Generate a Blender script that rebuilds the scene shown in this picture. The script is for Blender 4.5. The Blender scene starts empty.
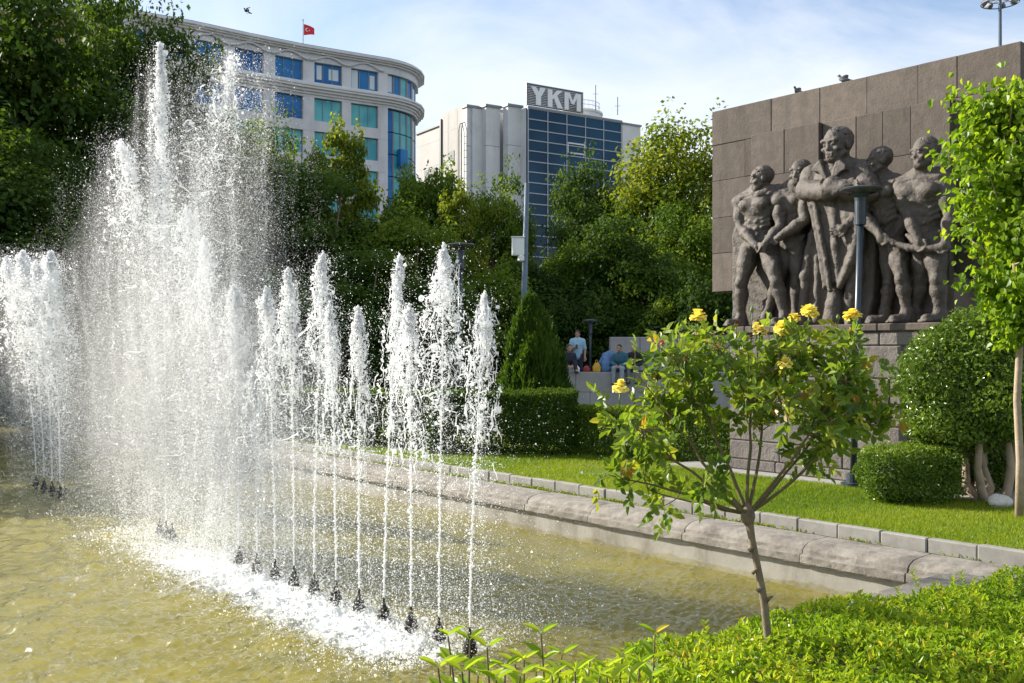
import bpy, math, random
import numpy as np
from mathutils import Vector, Matrix

random.seed(7)
rng = np.random.default_rng(7)
SC = bpy.context.scene
COL = SC.collection
PI = math.pi
# ------------------------------------------------------------------ layout frame
# eye at (0,0,EYE) looking along +Y.  t runs along the pool (away to the left), p across it.
FPX, UC, VH, EYE = 1000.0, 512.0, 350.0, 1.95
TH = math.atan2(832.0, 1000.0)
SN, CS = math.sin(TH), math.cos(TH)

def Wn(A):
    A = np.asarray(A, float).reshape(-1, 3)
    return np.stack([-A[:, 0]*SN + A[:, 1]*CS, A[:, 0]*CS + A[:, 1]*SN, A[:, 2]], 1)
def W(t, p, z): return Wn([[t, p, z]])[0]
def P(u, v, Y): return np.array([(u-UC)/FPX*Y, Y, EYE-(v-VH)/FPX*Y])
def tp_of(X, Y): return (-X*SN+Y*CS, X*CS+Y*SN)
def on_p(u, p):
    Y = FPX*p/(CS*(u+320.0)); X = (u-UC)/FPX*Y
    return Y, -X*SN+Y*CS
def tz(u, v, p):
    Y, t = on_p(u, p)
    return t, EYE-(v-VH)/FPX*Y

# ------------------------------------------------------------------ camera, world, sun, exposure
cam_d = bpy.data.cameras.new('camera'); cam = bpy.data.objects.new('camera', cam_d); COL.objects.link(cam)
cam_d.sensor_width = 36.0; cam_d.lens = 36.0*FPX/1024.0
cam_d.shift_y = 8.5/1024.0; cam_d.clip_end = 3000; cam_d.clip_start = 0.1
cam.location = (0, 0, EYE); cam.rotation_euler = (PI/2, 0, 0)
SC.camera = cam

SUN_A, SUN_EL = math.radians(23), math.radians(26)
sh = np.array([-SN*math.cos(SUN_A)-CS*math.sin(SUN_A), CS*math.cos(SUN_A)-SN*math.sin(SUN_A)])
SUN_DIR = Vector((sh[0]*math.cos(SUN_EL), sh[1]*math.cos(SUN_EL), math.sin(SUN_EL)))
sun_d = bpy.data.lights.new('sun', 'SUN'); sun = bpy.data.objects.new('sun', sun_d); COL.objects.link(sun)
sun_d.energy = 5.0; sun_d.angle = math.radians(0.53); sun_d.color = (1.0, 0.93, 0.80)
sun.rotation_euler = SUN_DIR.to_track_quat('Z', 'Y').to_euler(); sun.location = (-30, 20, 40)

world = bpy.data.worlds.new('World'); SC.world = world; world.use_nodes = True
nt = world.node_tree; nt.nodes.clear()
def wn(t, **k):
    n = nt.nodes.new(t)
    for a, b in k.items(): setattr(n, a, b)
    return n
sky = wn('ShaderNodeTexSky', sky_type='NISHITA', sun_disc=False, sun_elevation=SUN_EL,
         sun_rotation=math.atan2(sh[0], sh[1]), altitude=900, air_density=1.0, dust_density=1.0, ozone_density=1.6)
tc = wn('ShaderNodeTexCoord'); mp = wn('ShaderNodeMapping')
mp.inputs['Scale'].default_value = (1.3, 1.3, 2.8); mp.inputs['Location'].default_value = (0.35, 0.1, 0.3)
mp.inputs['Rotation'].default_value = (0.0, 0.28, 0.0)
nz = wn('ShaderNodeTexNoise'); nz.inputs['Scale'].default_value = 2.3; nz.inputs['Detail'].default_value = 8; nz.inputs['Roughness'].default_value = 0.58
nz.inputs['Distortion'].default_value = 0.5
rp = wn('ShaderNodeValToRGB'); rp.color_ramp.elements[0].position = 0.26; rp.color_ramp.elements[1].position = 0.62
rp.color_ramp.elements[1].color = (0.85, 0.85, 0.85, 1)
# cloud cover thickens toward the right of the view (a real bank of cirrus in that part of the sky)
sx = wn('ShaderNodeSeparateXYZ'); mr = wn('ShaderNodeMapRange')
mr.inputs['From Min'].default_value = -0.35; mr.inputs['From Max'].default_value = 0.5; mr.inputs['To Min'].default_value = 0.8; mr.inputs['To Max'].default_value = 1.0
mu = wn('ShaderNodeMath', operation='MULTIPLY')
mx = wn('ShaderNodeMix', data_type='RGBA')
mx.inputs['B'].default_value = (5.1, 5.25, 5.5, 1)
bgn = wn('ShaderNodeBackground'); bgn.inputs['Strength'].default_value = 0.10
out = wn('ShaderNodeOutputWorld')
L = nt.links.new
L(tc.outputs['Generated'], mp.inputs['Vector']); L(mp.outputs['Vector'], nz.inputs['Vector']); L(nz.outputs['Fac'], rp.inputs['Fac'])
L(tc.outputs['Generated'], sx.inputs[0]); L(sx.outputs['X'], mr.inputs['Value'])
L(rp.outputs['Color'], mu.inputs[0]); L(mr.outputs['Result'], mu.inputs[1])
L(mu.outputs[0], mx.inputs['Factor']); L(sky.outputs[0], mx.inputs['A']); L(mx.outputs['Result'], bgn.inputs['Color']); L(bgn.outputs[0], out.inputs[0])

SC.view_settings.view_transform = 'Standard'; SC.view_settings.look = 'None'
SC.view_settings.gamma = 1.0; SC.view_settings.use_curve_mapping = False
SC.view_settings.exposure = 1.1
SC.render.engine = 'CYCLES'
SC.cycles.max_bounces = 8; SC.cycles.transparent_max_bounces = 20; SC.cycles.use_denoising = True

# ------------------------------------------------------------------ mesh helpers
BASE = {}
def link(o):
    COL.objects.link(o); return o
def base_of(o):
    return BASE.get(o.name, np.zeros(3)) if o else np.zeros(3)

class MB:
    """collects shapes; build() links them as ONE mesh object"""
    def __init__(s, xf=None, flip=False):
        s.V, s.F, s.n, s.xf, s.flip, s.cur = [], [], 0, xf, flip, None
    def add(s, V, F, mat=0, rnd=None):
        V = np.asarray(V, float).reshape(-1, 3)
        if s.xf is not None: V = s.xf(V)
        if isinstance(F, np.ndarray): groups = [F]
        else:
            d = {}
            for f in F: d.setdefault(len(f), []).append(f)
            groups = [np.array(g) for g in d.values()]
        for g in groups:
            if s.flip: g = g[:, ::-1]
            s.F.append((g+s.n, mat, rnd if (rnd is not None or s.cur is None) else np.full(len(g), s.cur)))
        s.V.append(V); s.n += len(V)
        return s
    def box(s, lo, hi, b=0.0, mat=0, R=None, c=None):
        lo = np.array(lo, float); hi = np.array(hi, float)
        if b <= 0:
            V = np.array([[(lo, hi)[i][0], (lo, hi)[j][1], (lo, hi)[k][2]] for k in (0, 1) for j in (0, 1) for i in (0, 1)])
            F = [(0, 2, 3, 1), (4, 5, 7, 6), (0, 1, 5, 4), (2, 6, 7, 3), (0, 4, 6, 2), (1, 3, 7, 5)]
        else:
            V = []; idx = {}
            for sx_ in (0, 1):
                for sy_ in (0, 1):
                    for sz_ in (0, 1):
                        cn = np.array([(lo, hi)[sx_][0], (lo, hi)[sy_][1], (lo, hi)[sz_][2]])
                        sg = np.array([1-2*sx_, 1-2*sy_, 1-2*sz_])
                        for a in range(3):
                            q = cn + sg*b; q[a] = cn[a]
                            idx[(sx_, sy_, sz_, a)] = len(V); V.append(q)
            V = np.array(V); F = []
            def k(a, sa, b_, sb, c_, sc, ax):
                t = [0, 0, 0]; t[a] = sa; t[b_] = sb; t[c_] = sc
                return idx[(t[0], t[1], t[2], ax)]
            for a in range(3):
                b_, c_ = (a+1) % 3, (a+2) % 3
                for sa in (0, 1):
                    f = [k(a, sa, b_, 0, c_, 0, a), k(a, sa, b_, 1, c_, 0, a), k(a, sa, b_, 1, c_, 1, a), k(a, sa, b_, 0, c_, 1, a)]
                    F.append(tuple(f if sa else f[::-1]))
                for sa in (0, 1):
                    for sb in (0, 1):
                        f = [k(a, sa, b_, sb, c_, 0, a), k(a, sa, b_, sb, c_, 0, b_), k(a, sa, b_, sb, c_, 1, b_), k(a, sa, b_, sb, c_, 1, a)]
                        F.append(tuple(f if (sa == sb) else f[::-1]))
            for sx_ in (0, 1):
                for sy_ in (0, 1):
                    for sz_ in (0, 1):
                        f = [idx[(sx_, sy_, sz_, a)] for a in range(3)]
                        F.append(tuple(f if (sx_+sy_+sz_) % 2 else f[::-1]))
        if R is not None:
            cc = (lo+hi)/2 if c is None else np.array(c, float)
            V = (V-cc) @ np.array(R).T + cc
        return s.add(V, F, mat)
    def tube(s, pts, rad, n=8, cap=True, mat=0):
        pts = np.asarray(pts, float); m = len(pts)
        rad = np.broadcast_to(np.asarray(rad, float), (m,))
        T = np.gradient(pts, axis=0); T /= np.linalg.norm(T, axis=1)[:, None]+1e-9
        ref = np.array([0, 0, 1.0]) if abs(T[0][2]) < 0.9 else np.array([1.0, 0, 0])
        a = np.linspace(0, 2*PI, n, endpoint=False); V = []
        U = np.cross(T[0], ref); U /= np.linalg.norm(U)
        for i in range(m):
            U = U - T[i]*np.dot(U, T[i]); U /= np.linalg.norm(U)+1e-9
            B = np.cross(T[i], U)
            V.append(pts[i]+rad[i]*(np.cos(a)[:, None]*U+np.sin(a)[:, None]*B))
        V = np.concatenate(V); F = []
        for i in range(m-1):
            for j in range(n):
                k = (j+1) % n
                F.append((i*n+j, i*n+k, (i+1)*n+k, (i+1)*n+j))
        if cap: F += [tuple(range(n))[::-1], tuple(range((m-1)*n, m*n))]
        return s.add(V, F, mat)
    def lathe(s, c, prof, n=20, mat=0, cap=True):
        c = np.asarray(c, float); a = np.linspace(0, 2*PI, n, endpoint=False); V = []
        for r, z in prof:
            V.append(np.stack([c[0]+r*np.cos(a), c[1]+r*np.sin(a), np.full(n, c[2]+z)], 1))
        V = np.concatenate(V); F = []; m = len(prof)
        for i in range(m-1):
            for j in range(n):
                k = (j+1) % n
                F.append((i*n+j, i*n+k, (i+1)*n+k, (i+1)*n+j))
        if cap: F += [tuple(range(n))[::-1], tuple(range((m-1)*n, m*n))]
        return s.add(V, F, mat)
    def prism(s, A, B, mat=0):
        """closed solid between two matching polygons"""
        A = np.asarray(A, float); B = np.asarray(B, float); n = len(A)
        F = [tuple(range(n))[::-1], tuple(range(n, 2*n))]
        for j in range(n):
            k = (j+1) % n; F.append((j, k, n+k, n+j))
        return s.add(np.concatenate([A, B]), F, mat)
    def mesh(s, name, off=None, smooth=False):
        V = np.concatenate(s.V)
        if off is not None: V = V-off
        return np_mesh(name, V, s.F, smooth)
    def build(s, name, mats, parent=None, smooth=False):
        return mkobj(name, s.mesh(name, base_of(parent), smooth), mats, parent)

def np_mesh(name, V, FG, smooth=False):
    """FG: list of (faces array, material index, per-face random or None)"""
    me = bpy.data.meshes.new(name)
    me.vertices.add(len(V)); me.vertices.foreach_set('co', np.ascontiguousarray(V, dtype=np.float32).ravel())
    loops = np.concatenate([f.ravel() for f, _, _ in FG]).astype(np.int32)
    tot = np.concatenate([np.full(len(f), f.shape[1]) for f, _, _ in FG])
    start = np.concatenate([[0], np.cumsum(tot)[:-1]]).astype(np.int32)
    me.loops.add(len(loops)); me.loops.foreach_set('vertex_index', loops)
    me.polygons.add(len(tot)); me.polygons.foreach_set('loop_start', start)
    mi = np.concatenate([np.full(len(f), m) for f, m, _ in FG]).astype(np.int32)
    me.polygons.foreach_set('material_index', mi)
    me.polygons.foreach_set('use_smooth', np.full(len(tot), bool(smooth)))
    me.update(calc_edges=True)
    if any(r is not None for _, _, r in FG):
        at = me.attributes.new('rnd', 'FLOAT', 'FACE')
        rr = np.concatenate([np.zeros(len(f)) if r is None else r for f, _, r in FG]).astype(np.float32)
        at.data.foreach_set('value', rr)
    return me

def mkobj(name, me, mats, parent=None):
    o = bpy.data.objects.new(name, me); link(o)
    if not isinstance(mats, (list, tuple)): mats = [mats]
    if len(me.materials) == 0:
        for m in mats: me.materials.append(m)
    if parent: o.parent = parent; BASE[o.name] = base_of(parent)
    return o
def tag(o, label=None, cat=None, group=None, kind=None):
    for k, v in (('label', label), ('category', cat), ('group', group), ('kind', kind)):
        if v: o[k] = v
    return o
def thing(name, label, cat, loc=(0, 0, 0), group=None):
    o = bpy.data.objects.new(name, None); link(o); o.empty_display_size = 0.1
    o.location = [float(a) for a in loc]; BASE[o.name] = np.array(loc, float)
    return tag(o, label, cat, group)
def kids(o): return [c for c in bpy.data.objects if c.parent == o]
def dup(o, loc=None, rz=None, label=None, scale=None, parent=None):
    ch = kids(o)
    c = o.copy(); COL.objects.link(c)
    if parent: c.parent = parent
    if loc is not None: c.location = [float(a) for a in loc]
    if rz is not None: c.rotation_euler = (0, 0, rz)
    if scale is not None: c.scale = scale
    if label: c['label'] = label
    for k in ch: dup(k, parent=c)
    return c
def structure(name, mb, mats, smooth=False):
    return tag(mb.build(name, mats, None, smooth), kind='structure')

# ------------------------------------------------------------------ materials
def nodes_of(name):
    m = bpy.data.materials.new(name); m.use_nodes = True
    n = m.node_tree.nodes; b = n['Principled BSDF']
    return m, n, m.node_tree.links.new, b
def rgba(c): return (c[0], c[1], c[2], 1)
def mat(name, col, rough=0.6, metal=0.0, col2=None, nscale=4.0, detail=6, lo=0.35, hi=0.65, bump=0.0, bscale=20.0, bdist=0.02, spec=None, col3=None, n3=0.6, streak=1.0, blockvar=0.0):
    m, n, l, b = nodes_of(name)
    b.inputs['Base Color'].default_value = rgba(col); b.inputs['Roughness'].default_value = rough; b.inputs['Metallic'].default_value = metal
    if spec is not None: b.inputs['Specular IOR Level'].default_value = spec
    t = n.new('ShaderNodeTexCoord')
    if col2 is not None:
        z = n.new('ShaderNodeTexNoise'); z.inputs['Scale'].default_value = nscale; z.inputs['Detail'].default_value = detail; z.inputs['Roughness'].default_value = 0.65
        r = n.new('ShaderNodeValToRGB'); r.color_ramp.elements[0].position = lo; r.color_ramp.elements[1].position = hi
        r.color_ramp.elements[0].color = rgba(col); r.color_ramp.elements[1].color = rgba(col2)
        l(t.outputs['Object'], z.inputs['Vector']); l(z.outputs['Fac'], r.inputs['Fac'])
        cur = r.outputs['Color']
        if col3 is not None:
            z3 = n.new('ShaderNodeTexNoise'); z3.inputs['Scale'].default_value = n3; z3.inputs['Detail'].default_value = 8; z3.inputs['Roughness'].default_value = 0.7
            r3 = n.new('ShaderNodeValToRGB'); r3.color_ramp.elements[0].position = 0.48; r3.color_ramp.elements[1].position = 0.68
            r3.color_ramp.elements[0].color = (0, 0, 0, 1); r3.color_ramp.elements[1].color = (0.8, 0.8, 0.8, 1)
            x = n.new('ShaderNodeMix'); x.data_type = 'RGBA'; x.inputs['B'].default_value = rgba(col3)
            mp3 = n.new('ShaderNodeMapping'); mp3.inputs['Scale'].default_value = (1, 1, streak); l(t.outputs['Object'], mp3.inputs['Vector'])
            l(mp3.outputs['Vector'], z3.inputs['Vector']); l(z3.outputs['Fac'], r3.inputs['Fac']); l(r3.outputs['Color'], x.inputs['Factor']); l(cur, x.inputs['A'])
            cur = x.outputs['Result']
        if blockvar > 0:          # each cut block has its own tone
            ab = n.new('ShaderNodeAttribute'); ab.attribute_name = 'rnd'; mrb = n.new('ShaderNodeMapRange'); mrb.inputs['To Min'].default_value = 1-blockvar; mrb.inputs['To Max'].default_value = 1+blockvar
            vm = n.new('ShaderNodeVectorMath'); vm.operation = 'SCALE'; l(ab.outputs['Fac'], mrb.inputs['Value']); l(cur, vm.inputs[0]); l(mrb.outputs['Result'], vm.inputs['Scale']); cur = vm.outputs[0]
        l(cur, b.inputs['Base Color'])
    if bump > 0:
        z2 = n.new('ShaderNodeTexNoise'); z2.inputs['Scale'].default_value = bscale; z2.inputs['Detail'].default_value = 8; z2.inputs['Roughness'].default_value = 0.7
        bp = n.new('ShaderNodeBump'); bp.inputs['Strength'].default_value = bump; bp.inputs['Distance'].default_value = bdist
        l(t.outputs['Object'], z2.inputs['Vector']); l(z2.outputs['Fac'], bp.inputs['Height']); l(bp.outputs['Normal'], b.inputs['Normal'])
    return m
def leafmat(name, cols, transl=0.35, rough=0.45, tint=(1.45, 1.3, 0.5), spec=0.25):
    """cols: list of (pos, colour); each leaf picks one by its own random value"""
    m, n, l, b = nodes_of(name)
    a = n.new('ShaderNodeAttribute'); a.attribute_name = 'rnd'
    r = n.new('ShaderNodeValToRGB'); e = r.color_ramp.elements
    e[0].position, e[0].color = cols[0][0], rgba(cols[0][1]); e[1].position, e[1].color = cols[-1][0], rgba(cols[-1][1])
    for p_, c_ in cols[1:-1]:
        q = e.new(p_); q.color = rgba(c_)
    l(a.outputs['Fac'], r.inputs['Fac']); l(r.outputs['Color'], b.inputs['Base Color'])
    b.inputs['Roughness'].default_value = rough; b.inputs['Specular IOR Level'].default_value = spec
    tr = n.new('ShaderNodeBsdfTranslucent'); mm = n.new('ShaderNodeMix'); mm.data_type = 'RGBA'; mm.blend_type = 'MULTIPLY'; mm.inputs['Factor'].default_value = 1
    mm.inputs['B'].default_value = rgba(tint); l(r.outputs['Color'], mm.inputs['A']); l(mm.outputs['Result'], tr.inputs['Color'])
    ms = n.new('ShaderNodeMixShader'); ms.inputs['Fac'].default_value = transl
    l(b.outputs[0], ms.inputs[1]); l(tr.outputs[0], ms.inputs[2]); l(ms.outputs[0], n['Material Output'].inputs['Surface'])
    return m

# ------------------------------------------------------------------ scatter helpers
def unit(A): return A/(np.linalg.norm(A, axis=-1, keepdims=True)+1e-9)
def rdir(n, r=rng): return unit(r.normal(size=(n, 3)))
def leaf_geo(C, Dr, Nr, Ln, Wd, fold=0.25, simple=False):
    """one small folded blade per point"""
    n = len(C); Dr = unit(Dr); S = unit(np.cross(Dr, Nr)); N2 = np.cross(S, Dr)
    Ln = np.broadcast_to(Ln, (n,))[:, None]; Wd = np.broadcast_to(Wd, (n,))[:, None]
    if simple:
        V = np.stack([C, C+Dr*Ln*0.5-S*Wd*0.5, C+Dr*Ln, C+Dr*Ln*0.5+S*Wd*0.5], 1).reshape(-1, 3)
        return V, np.arange(4*n).reshape(n, 4)
    up = N2*Wd*fold
    V = np.stack([C, C+Dr*Ln*0.30-S*Wd*0.46+up, C+Dr*Ln*0.68-S*Wd*0.36+up*0.6, C+Dr*Ln-N2*Ln*0.10,
                  C+Dr*Ln*0.68+S*Wd*0.36+up*0.6, C+Dr*Ln*0.30+S*Wd*0.46+up], 1).reshape(-1, 3)
    b = np.arange(n)[:, None]*6
    return V, np.concatenate([b+np.array([[0, 1, 2, 3]]), b+np.array([[0, 3, 4, 5]])])
OCT_V = np.array([[1, 0, 0], [-1, 0, 0], [0, 1, 0], [0, -1, 0], [0, 0, 1], [0, 0, -1]], float)
OCT_F = np.array([[0, 2, 4], [2, 1, 4], [1, 3, 4], [3, 0, 4], [2, 0, 5], [1, 2, 5], [3, 1, 5], [0, 3, 5]])
def _ico():
    g = (1+5**0.5)/2
    V = np.array([[-1, g, 0], [1, g, 0], [-1, -g, 0], [1, -g, 0], [0, -1, g], [0, 1, g], [0, -1, -g], [0, 1, -g], [g, 0, -1], [g, 0, 1], [-g, 0, -1], [-g, 0, 1]], float)
    F = np.array([[0, 11, 5], [0, 5, 1], [0, 1, 7], [0, 7, 10], [0, 10, 11], [1, 5, 9], [5, 11, 4], [11, 10, 2], [10, 7, 6], [7, 1, 8], [3, 9, 4], [3, 4, 2], [3, 2, 6], [3, 6, 8], [3, 8, 9], [4, 9, 5], [2, 4, 11], [6, 2, 10], [8, 6, 7], [9, 8, 1]])
    return unit(V), F
ICO_V, ICO_F = _ico()
def blobs(C, rad, r, ico=False, stretch=0.35):
    n = len(C); bv, bf = (ICO_V, ICO_F) if ico else (OCT_V, OCT_F); k = len(bv)
    sc = rad[:, None, None]*(1+stretch*r.uniform(-1, 1, (n, 1, 3)))*(1+0.25*r.uniform(-1, 1, (n, k, 1)))
    V = (bv[None]*sc+C[:, None, :]).reshape(-1, 3)
    return V, (np.arange(n)[:, None, None]*k+bf[None]).reshape(-1, 3)
def vnoise(Pt, scale, seed=0, octv=3):
    """cheap smooth pseudo-noise in [-1,1] from sums of sines"""
    r = np.random.default_rng(seed+991); o = np.zeros(len(Pt)); a = 1.0; tot = 0
    for i in range(octv):
        for j in range(3):
            d = unit(r.normal(size=3)); o += a*np.sin((Pt@d)*scale*(2**i)*r.uniform(.8, 1.3)+r.uniform(0, 6.28)); tot += a*0.6
        a *= 0.55
    return np.clip(o/tot, -1, 1)

# ------------------------------------------------------------------ smooth implicit solids (figures, birds, rocks)
class Solid:
    def __init__(s, lo, hi, h):
        s.lo = np.array(lo, float); s.h = h
        s.dim = np.ceil((np.array(hi)-s.lo)/h).astype(int)+1
        s.D = np.full(s.dim, 0.5, np.float32)
    def _win(s, lo, hi):
        a = np.clip(np.floor((np.array(lo)-s.lo)/s.h).astype(int), 0, s.dim); b = np.clip(np.ceil((np.array(hi)-s.lo)/s.h).astype(int)+1, 0, s.dim)
        sl = tuple(slice(i, j) for i, j in zip(a, b))
        g = np.meshgrid(*[s.lo[i]+s.h*np.arange(a[i], b[i]) for i in range(3)], indexing='ij')
        return sl, np.stack(g, -1).astype(np.float32)
    def _mix(s, sl, d, k, cut):
        D = s.D[sl]
        if D.size == 0: return
        if cut:
            hh = np.clip(0.5-0.5*(D+d)/k, 0, 1); s.D[sl] = D*(1-hh)-d*hh+k*hh*(1-hh)
        else:
            hh = np.clip(0.5+0.5*(D-d)/k, 0, 1); s.D[sl] = D*(1-hh)+d*hh-k*hh*(1-hh)
    def cap(s, a, b, ra, rb=None, k=0.03, cut=False):
        rb = ra if rb is None else rb; a = np.array(a, float); b = np.array(b, float); m = max(ra, rb)+2*k+3*s.h
        sl, X = s._win(np.minimum(a, b)-m, np.maximum(a, b)+m)
        ba = b-a; hh = np.clip(((X-a)@ba)/(ba@ba+1e-9), 0, 1)
        d = np.linalg.norm(X-a-hh[..., None]*ba, axis=-1)-(ra+(rb-ra)*hh)
        s._mix(sl, d, k, cut)
    def chain(s, pts, rads, k=0.03):
        for i in range(len(pts)-1): s.cap(pts[i], pts[i+1], rads[i], rads[i+1], k)
    def ell(s, c, r, k=0.03, R=None, cut=False):
        c = np.array(c, float); r = np.array(r, float); m = r.max()+2*k+3*s.h
        sl, X = s._win(c-m, c+m); q = X-c
        if R is not None: q = q@np.array(R)
        k0 = np.linalg.norm(q/r, axis=-1); k1 = np.linalg.norm(q/(r*r), axis=-1)
        s._mix(sl, k0*(k0-1)/(k1+1e-6), k, cut)
    def slab(s, poly, y0, y1, rd=0.03, k=0.03):
        """polygon in the (x,z) plane given depth y0..y1"""
        pl = np.array(poly, float); m = 2*k+rd+3*s.h
        lo = np.array([pl[:, 0].min()-m, y0-m, pl[:, 1].min()-m]); hi = np.array([pl[:, 0].max()+m, y1+m, pl[:, 1].max()+m])
        sl, X = s._win(lo, hi); q = X[:, 0, :, :][..., [0, 2]]
        d = np.full(q.shape[:2], 1e9); sg = np.ones(q.shape[:2]); n = len(pl)
        for i in range(n):
            e = pl[i-1]-pl[i]; w = q-pl[i]
            b = w-e*np.clip((w@e)/(e@e), 0, 1)[..., None]; d = np.minimum(d, (b*b).sum(-1))
            c1 = q[..., 1] >= pl[i][1]; c2 = q[..., 1] < pl[i-1][1]; c3 = e[0]*w[..., 1] > e[1]*w[..., 0]
            fl = (c1 & c2 & c3) | (~c1 & ~c2 & ~c3); sg = np.where(fl, -sg, sg)
        d2 = (sg*np.sqrt(d))[:, None, :]+rd; dy = (np.abs(X[..., 1]-(y0+y1)/2)-(y1-y0)/2)+rd
        dd = np.minimum(np.maximum(d2, dy), 0)+np.sqrt(np.maximum(d2, 0)**2+np.maximum(dy, 0)**2)-rd
        s._mix(sl, dd, k, False)
    def surface(s):
        """surface nets"""
        D = s.D; ins = D < 0
        c = [D[i:D.shape[0]-1+i, j:D.shape[1]-1+j, k:D.shape[2]-1+k] for i in (0, 1) for j in (0, 1) for k in (0, 1)]
        cin = sum((x < 0).astype(np.int8) for x in c); act = (cin > 0) & (cin < 8)
        ids = np.argwhere(act); idx = -np.ones(act.shape, int); idx[act] = np.arange(len(ids))
        cv = np.stack([x[act] for x in c], 1); off = np.array([[i, j, k] for i in (0, 1) for j in (0, 1) for k in (0, 1)], float)
        acc = np.zeros((len(ids), 3)); cnt = np.zeros(len(ids))
        for a in range(8):
            for b in range(a+1, 8):
                if np.abs(off[a]-off[b]).sum() != 1: continue
                va, vb = cv[:, a], cv[:, b]; m = (va < 0) != (vb < 0); t = np.where(m, va/(va-vb+1e-12), 0)
                acc += np.where(m[:, None], off[a]+(off[b]-off[a])*t[:, None], 0); cnt += m
        V = s.lo+s.h*(ids+acc/cnt[:, None])
        Q = []
        for ax in range(3):
            b_, c_ = (ax+1) % 3, (ax+2) % 3
            A = [slice(1, -1)]*3; A[ax] = slice(0, -1); Bs = list(A); Bs[ax] = slice(1, None)
            ia, ib = ins[tuple(A)], ins[tuple(Bs)]
            for flip, mk in ((False, ia & ~ib), (True, ~ia & ib)):
                e = np.argwhere(mk)
                if len(e) == 0: continue
                o = np.ones(3, int); o[ax] = 0; e = e+o
                eb = np.zeros(3, int); eb[b_] = 1; ec = np.zeros(3, int); ec[c_] = 1
                q = np.stack([idx[tuple((e-eb-ec).T)], idx[tuple((e-ec).T)], idx[tuple(e.T)], idx[tuple((e-eb).T)]], 1)
                Q.append(q[:, ::-1] if flip else q)
        return V, np.concatenate(Q)
def solid_obj(sd, name, m, parent=None, xf=None, flip=False, smooth=True):
    V, Q = sd.surface()
    mb = MB(xf, flip); mb.add(V, Q)
    return mb.build(name, m, parent, smooth)
# ================================================================== THE SETTING: ground, pool, lawn
M_soil = mat('soil', (0.07, 0.055, 0.035), 0.95, col2=(0.05, 0.06, 0.02), nscale=3, bump=0.5, bscale=30)
M_turf = mat('turf', (0.06, 0.12, 0.012), 0.9, col2=(0.10, 0.15, 0.02), nscale=2.2, bump=0.6, bscale=60, col3=(0.15, 0.13, 0.05), n3=0.9)
M_pave = mat('paving', (0.32, 0.31, 0.29), 0.85, col2=(0.25, 0.24, 0.23), nscale=5, bump=0.2, bscale=60)
M_coping = mat('coping_stone', (0.175, 0.158, 0.138), 0.9, col2=(0.275, 0.25, 0.22), nscale=9, bump=0.6, bscale=24, bdist=0.018, col3=(0.085, 0.074, 0.062), n3=3.0)
M_basin = mat('basin_render', (0.30, 0.285, 0.25), 0.8, col2=(0.22, 0.21, 0.18), nscale=2.5, bump=0.3, bscale=30, bdist=0.01, col3=(0.12, 0.10, 0.065), n3=2.6, streak=.35)
M_kerb = mat('kerb_concrete', (0.27, 0.26, 0.24), 0.85, col2=(0.20, 0.19, 0.175), nscale=6, bump=0.3, bscale=70, bdist=0.006)

WATER_Z, LAWN_Z, T0, T1, PA, PB = -0.47, 0.0, 4.38, 46.0, 0.5, 8.955
g = MB(Wn, True)
R = 900.0
def quad_tp(mb, t0, t1, p0, p1, z):
    mb.add([[t0, p0, z], [t0, p1, z], [t1, p1, z], [t1, p0, z]], [(0, 1, 2, 3)])
quad_tp(g, -R, R, PB+0.3, R, -0.06); quad_tp(g, -R, R, -R, PA-0.3, -0.06)
quad_tp(g, -R, T0-0.3, PA-0.3, PB+0.3, -0.06); quad_tp(g, T1+0.3, R, PA-0.3, PB+0.3, -0.06)
structure('ground', g, M_soil)
lw = MB(Wn, True)
quad_tp(lw, -12, 60, 9.62, 13.25, LAWN_Z); quad_tp(lw, 11.2, 60, 13.25, 40, LAWN_Z)
structure('lawn', lw, M_turf)
pv = MB(Wn, True); pv.box((4.5, 12.78, -0.05), (11.3, 14.6, 0.03)); structure('paving', pv, M_pave)

# ---- water: a rippled sheet, foam where the jets fall back
nt_, np_ = 1300, 400
tt = T0-0.02+(T1-T0)*(np.linspace(0, 1, nt_)**1.9); pp = np.linspace(PA, PB+0.02, np_)
TT, PP = np.meshgrid(tt, pp, indexing='ij'); Q = np.stack([TT.ravel(), PP.ravel(), np.zeros(TT.size)], 1)
r_ = np.random.default_rng(3); hgt = np.zeros(len(Q))
dist_row = np.abs(Q[:, 1]-4.83)
act = 0.75+0.7*np.exp(-(dist_row/2.2)**2)+0.35*np.clip((4.6-Q[:, 1])/1.5, 0, 1)
for i in range(48):
    lam = 0.17*(1.10**(i % 16)); ang = r_.uniform(0, 2*PI); kx, kp = math.cos(ang)*2*PI/lam, math.sin(ang)*2*PI/lam
    hgt += 0.0085*lam**.75*np.sin(Q[:, 0]*kx+Q[:, 1]*kp+r_.uniform(0, 6.28)+0.8*np.sin(Q[:, 0]*1.3+i))
hgt = hgt/hgt.std()*0.0095; hgt = hgt+0.15*hgt*np.abs(hgt)/0.0095
Q[:, 2] = WATER_Z+hgt*act*np.clip(0.08+(Q[:, 0]-T0)*3, 0, 1)
for i in range(26):
    lam = 0.075*(1.1**(i % 7)); ang = r_.uniform(0, 2*PI); hgt2 = 0.0019*(lam/.09)*np.sin(Q[:, 0]*math.cos(ang)*2*PI/lam+Q[:, 1]*math.sin(ang)*2*PI/lam+r_.uniform(0, 6.28)+1.3*np.sin(Q[:, 1]*2.1+i)); Q[:, 2] += hgt2*act*np.clip((13-Q[:, 0])/5, 0, 1)*np.clip((Q[:, 0]-T0)*3, .1, 1)
foam = np.exp(-np.abs((Q[:, 1]-4.55)/0.62)**2.0)*np.clip((Q[:, 0]-6.1)/0.8, 0, 1)
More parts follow.
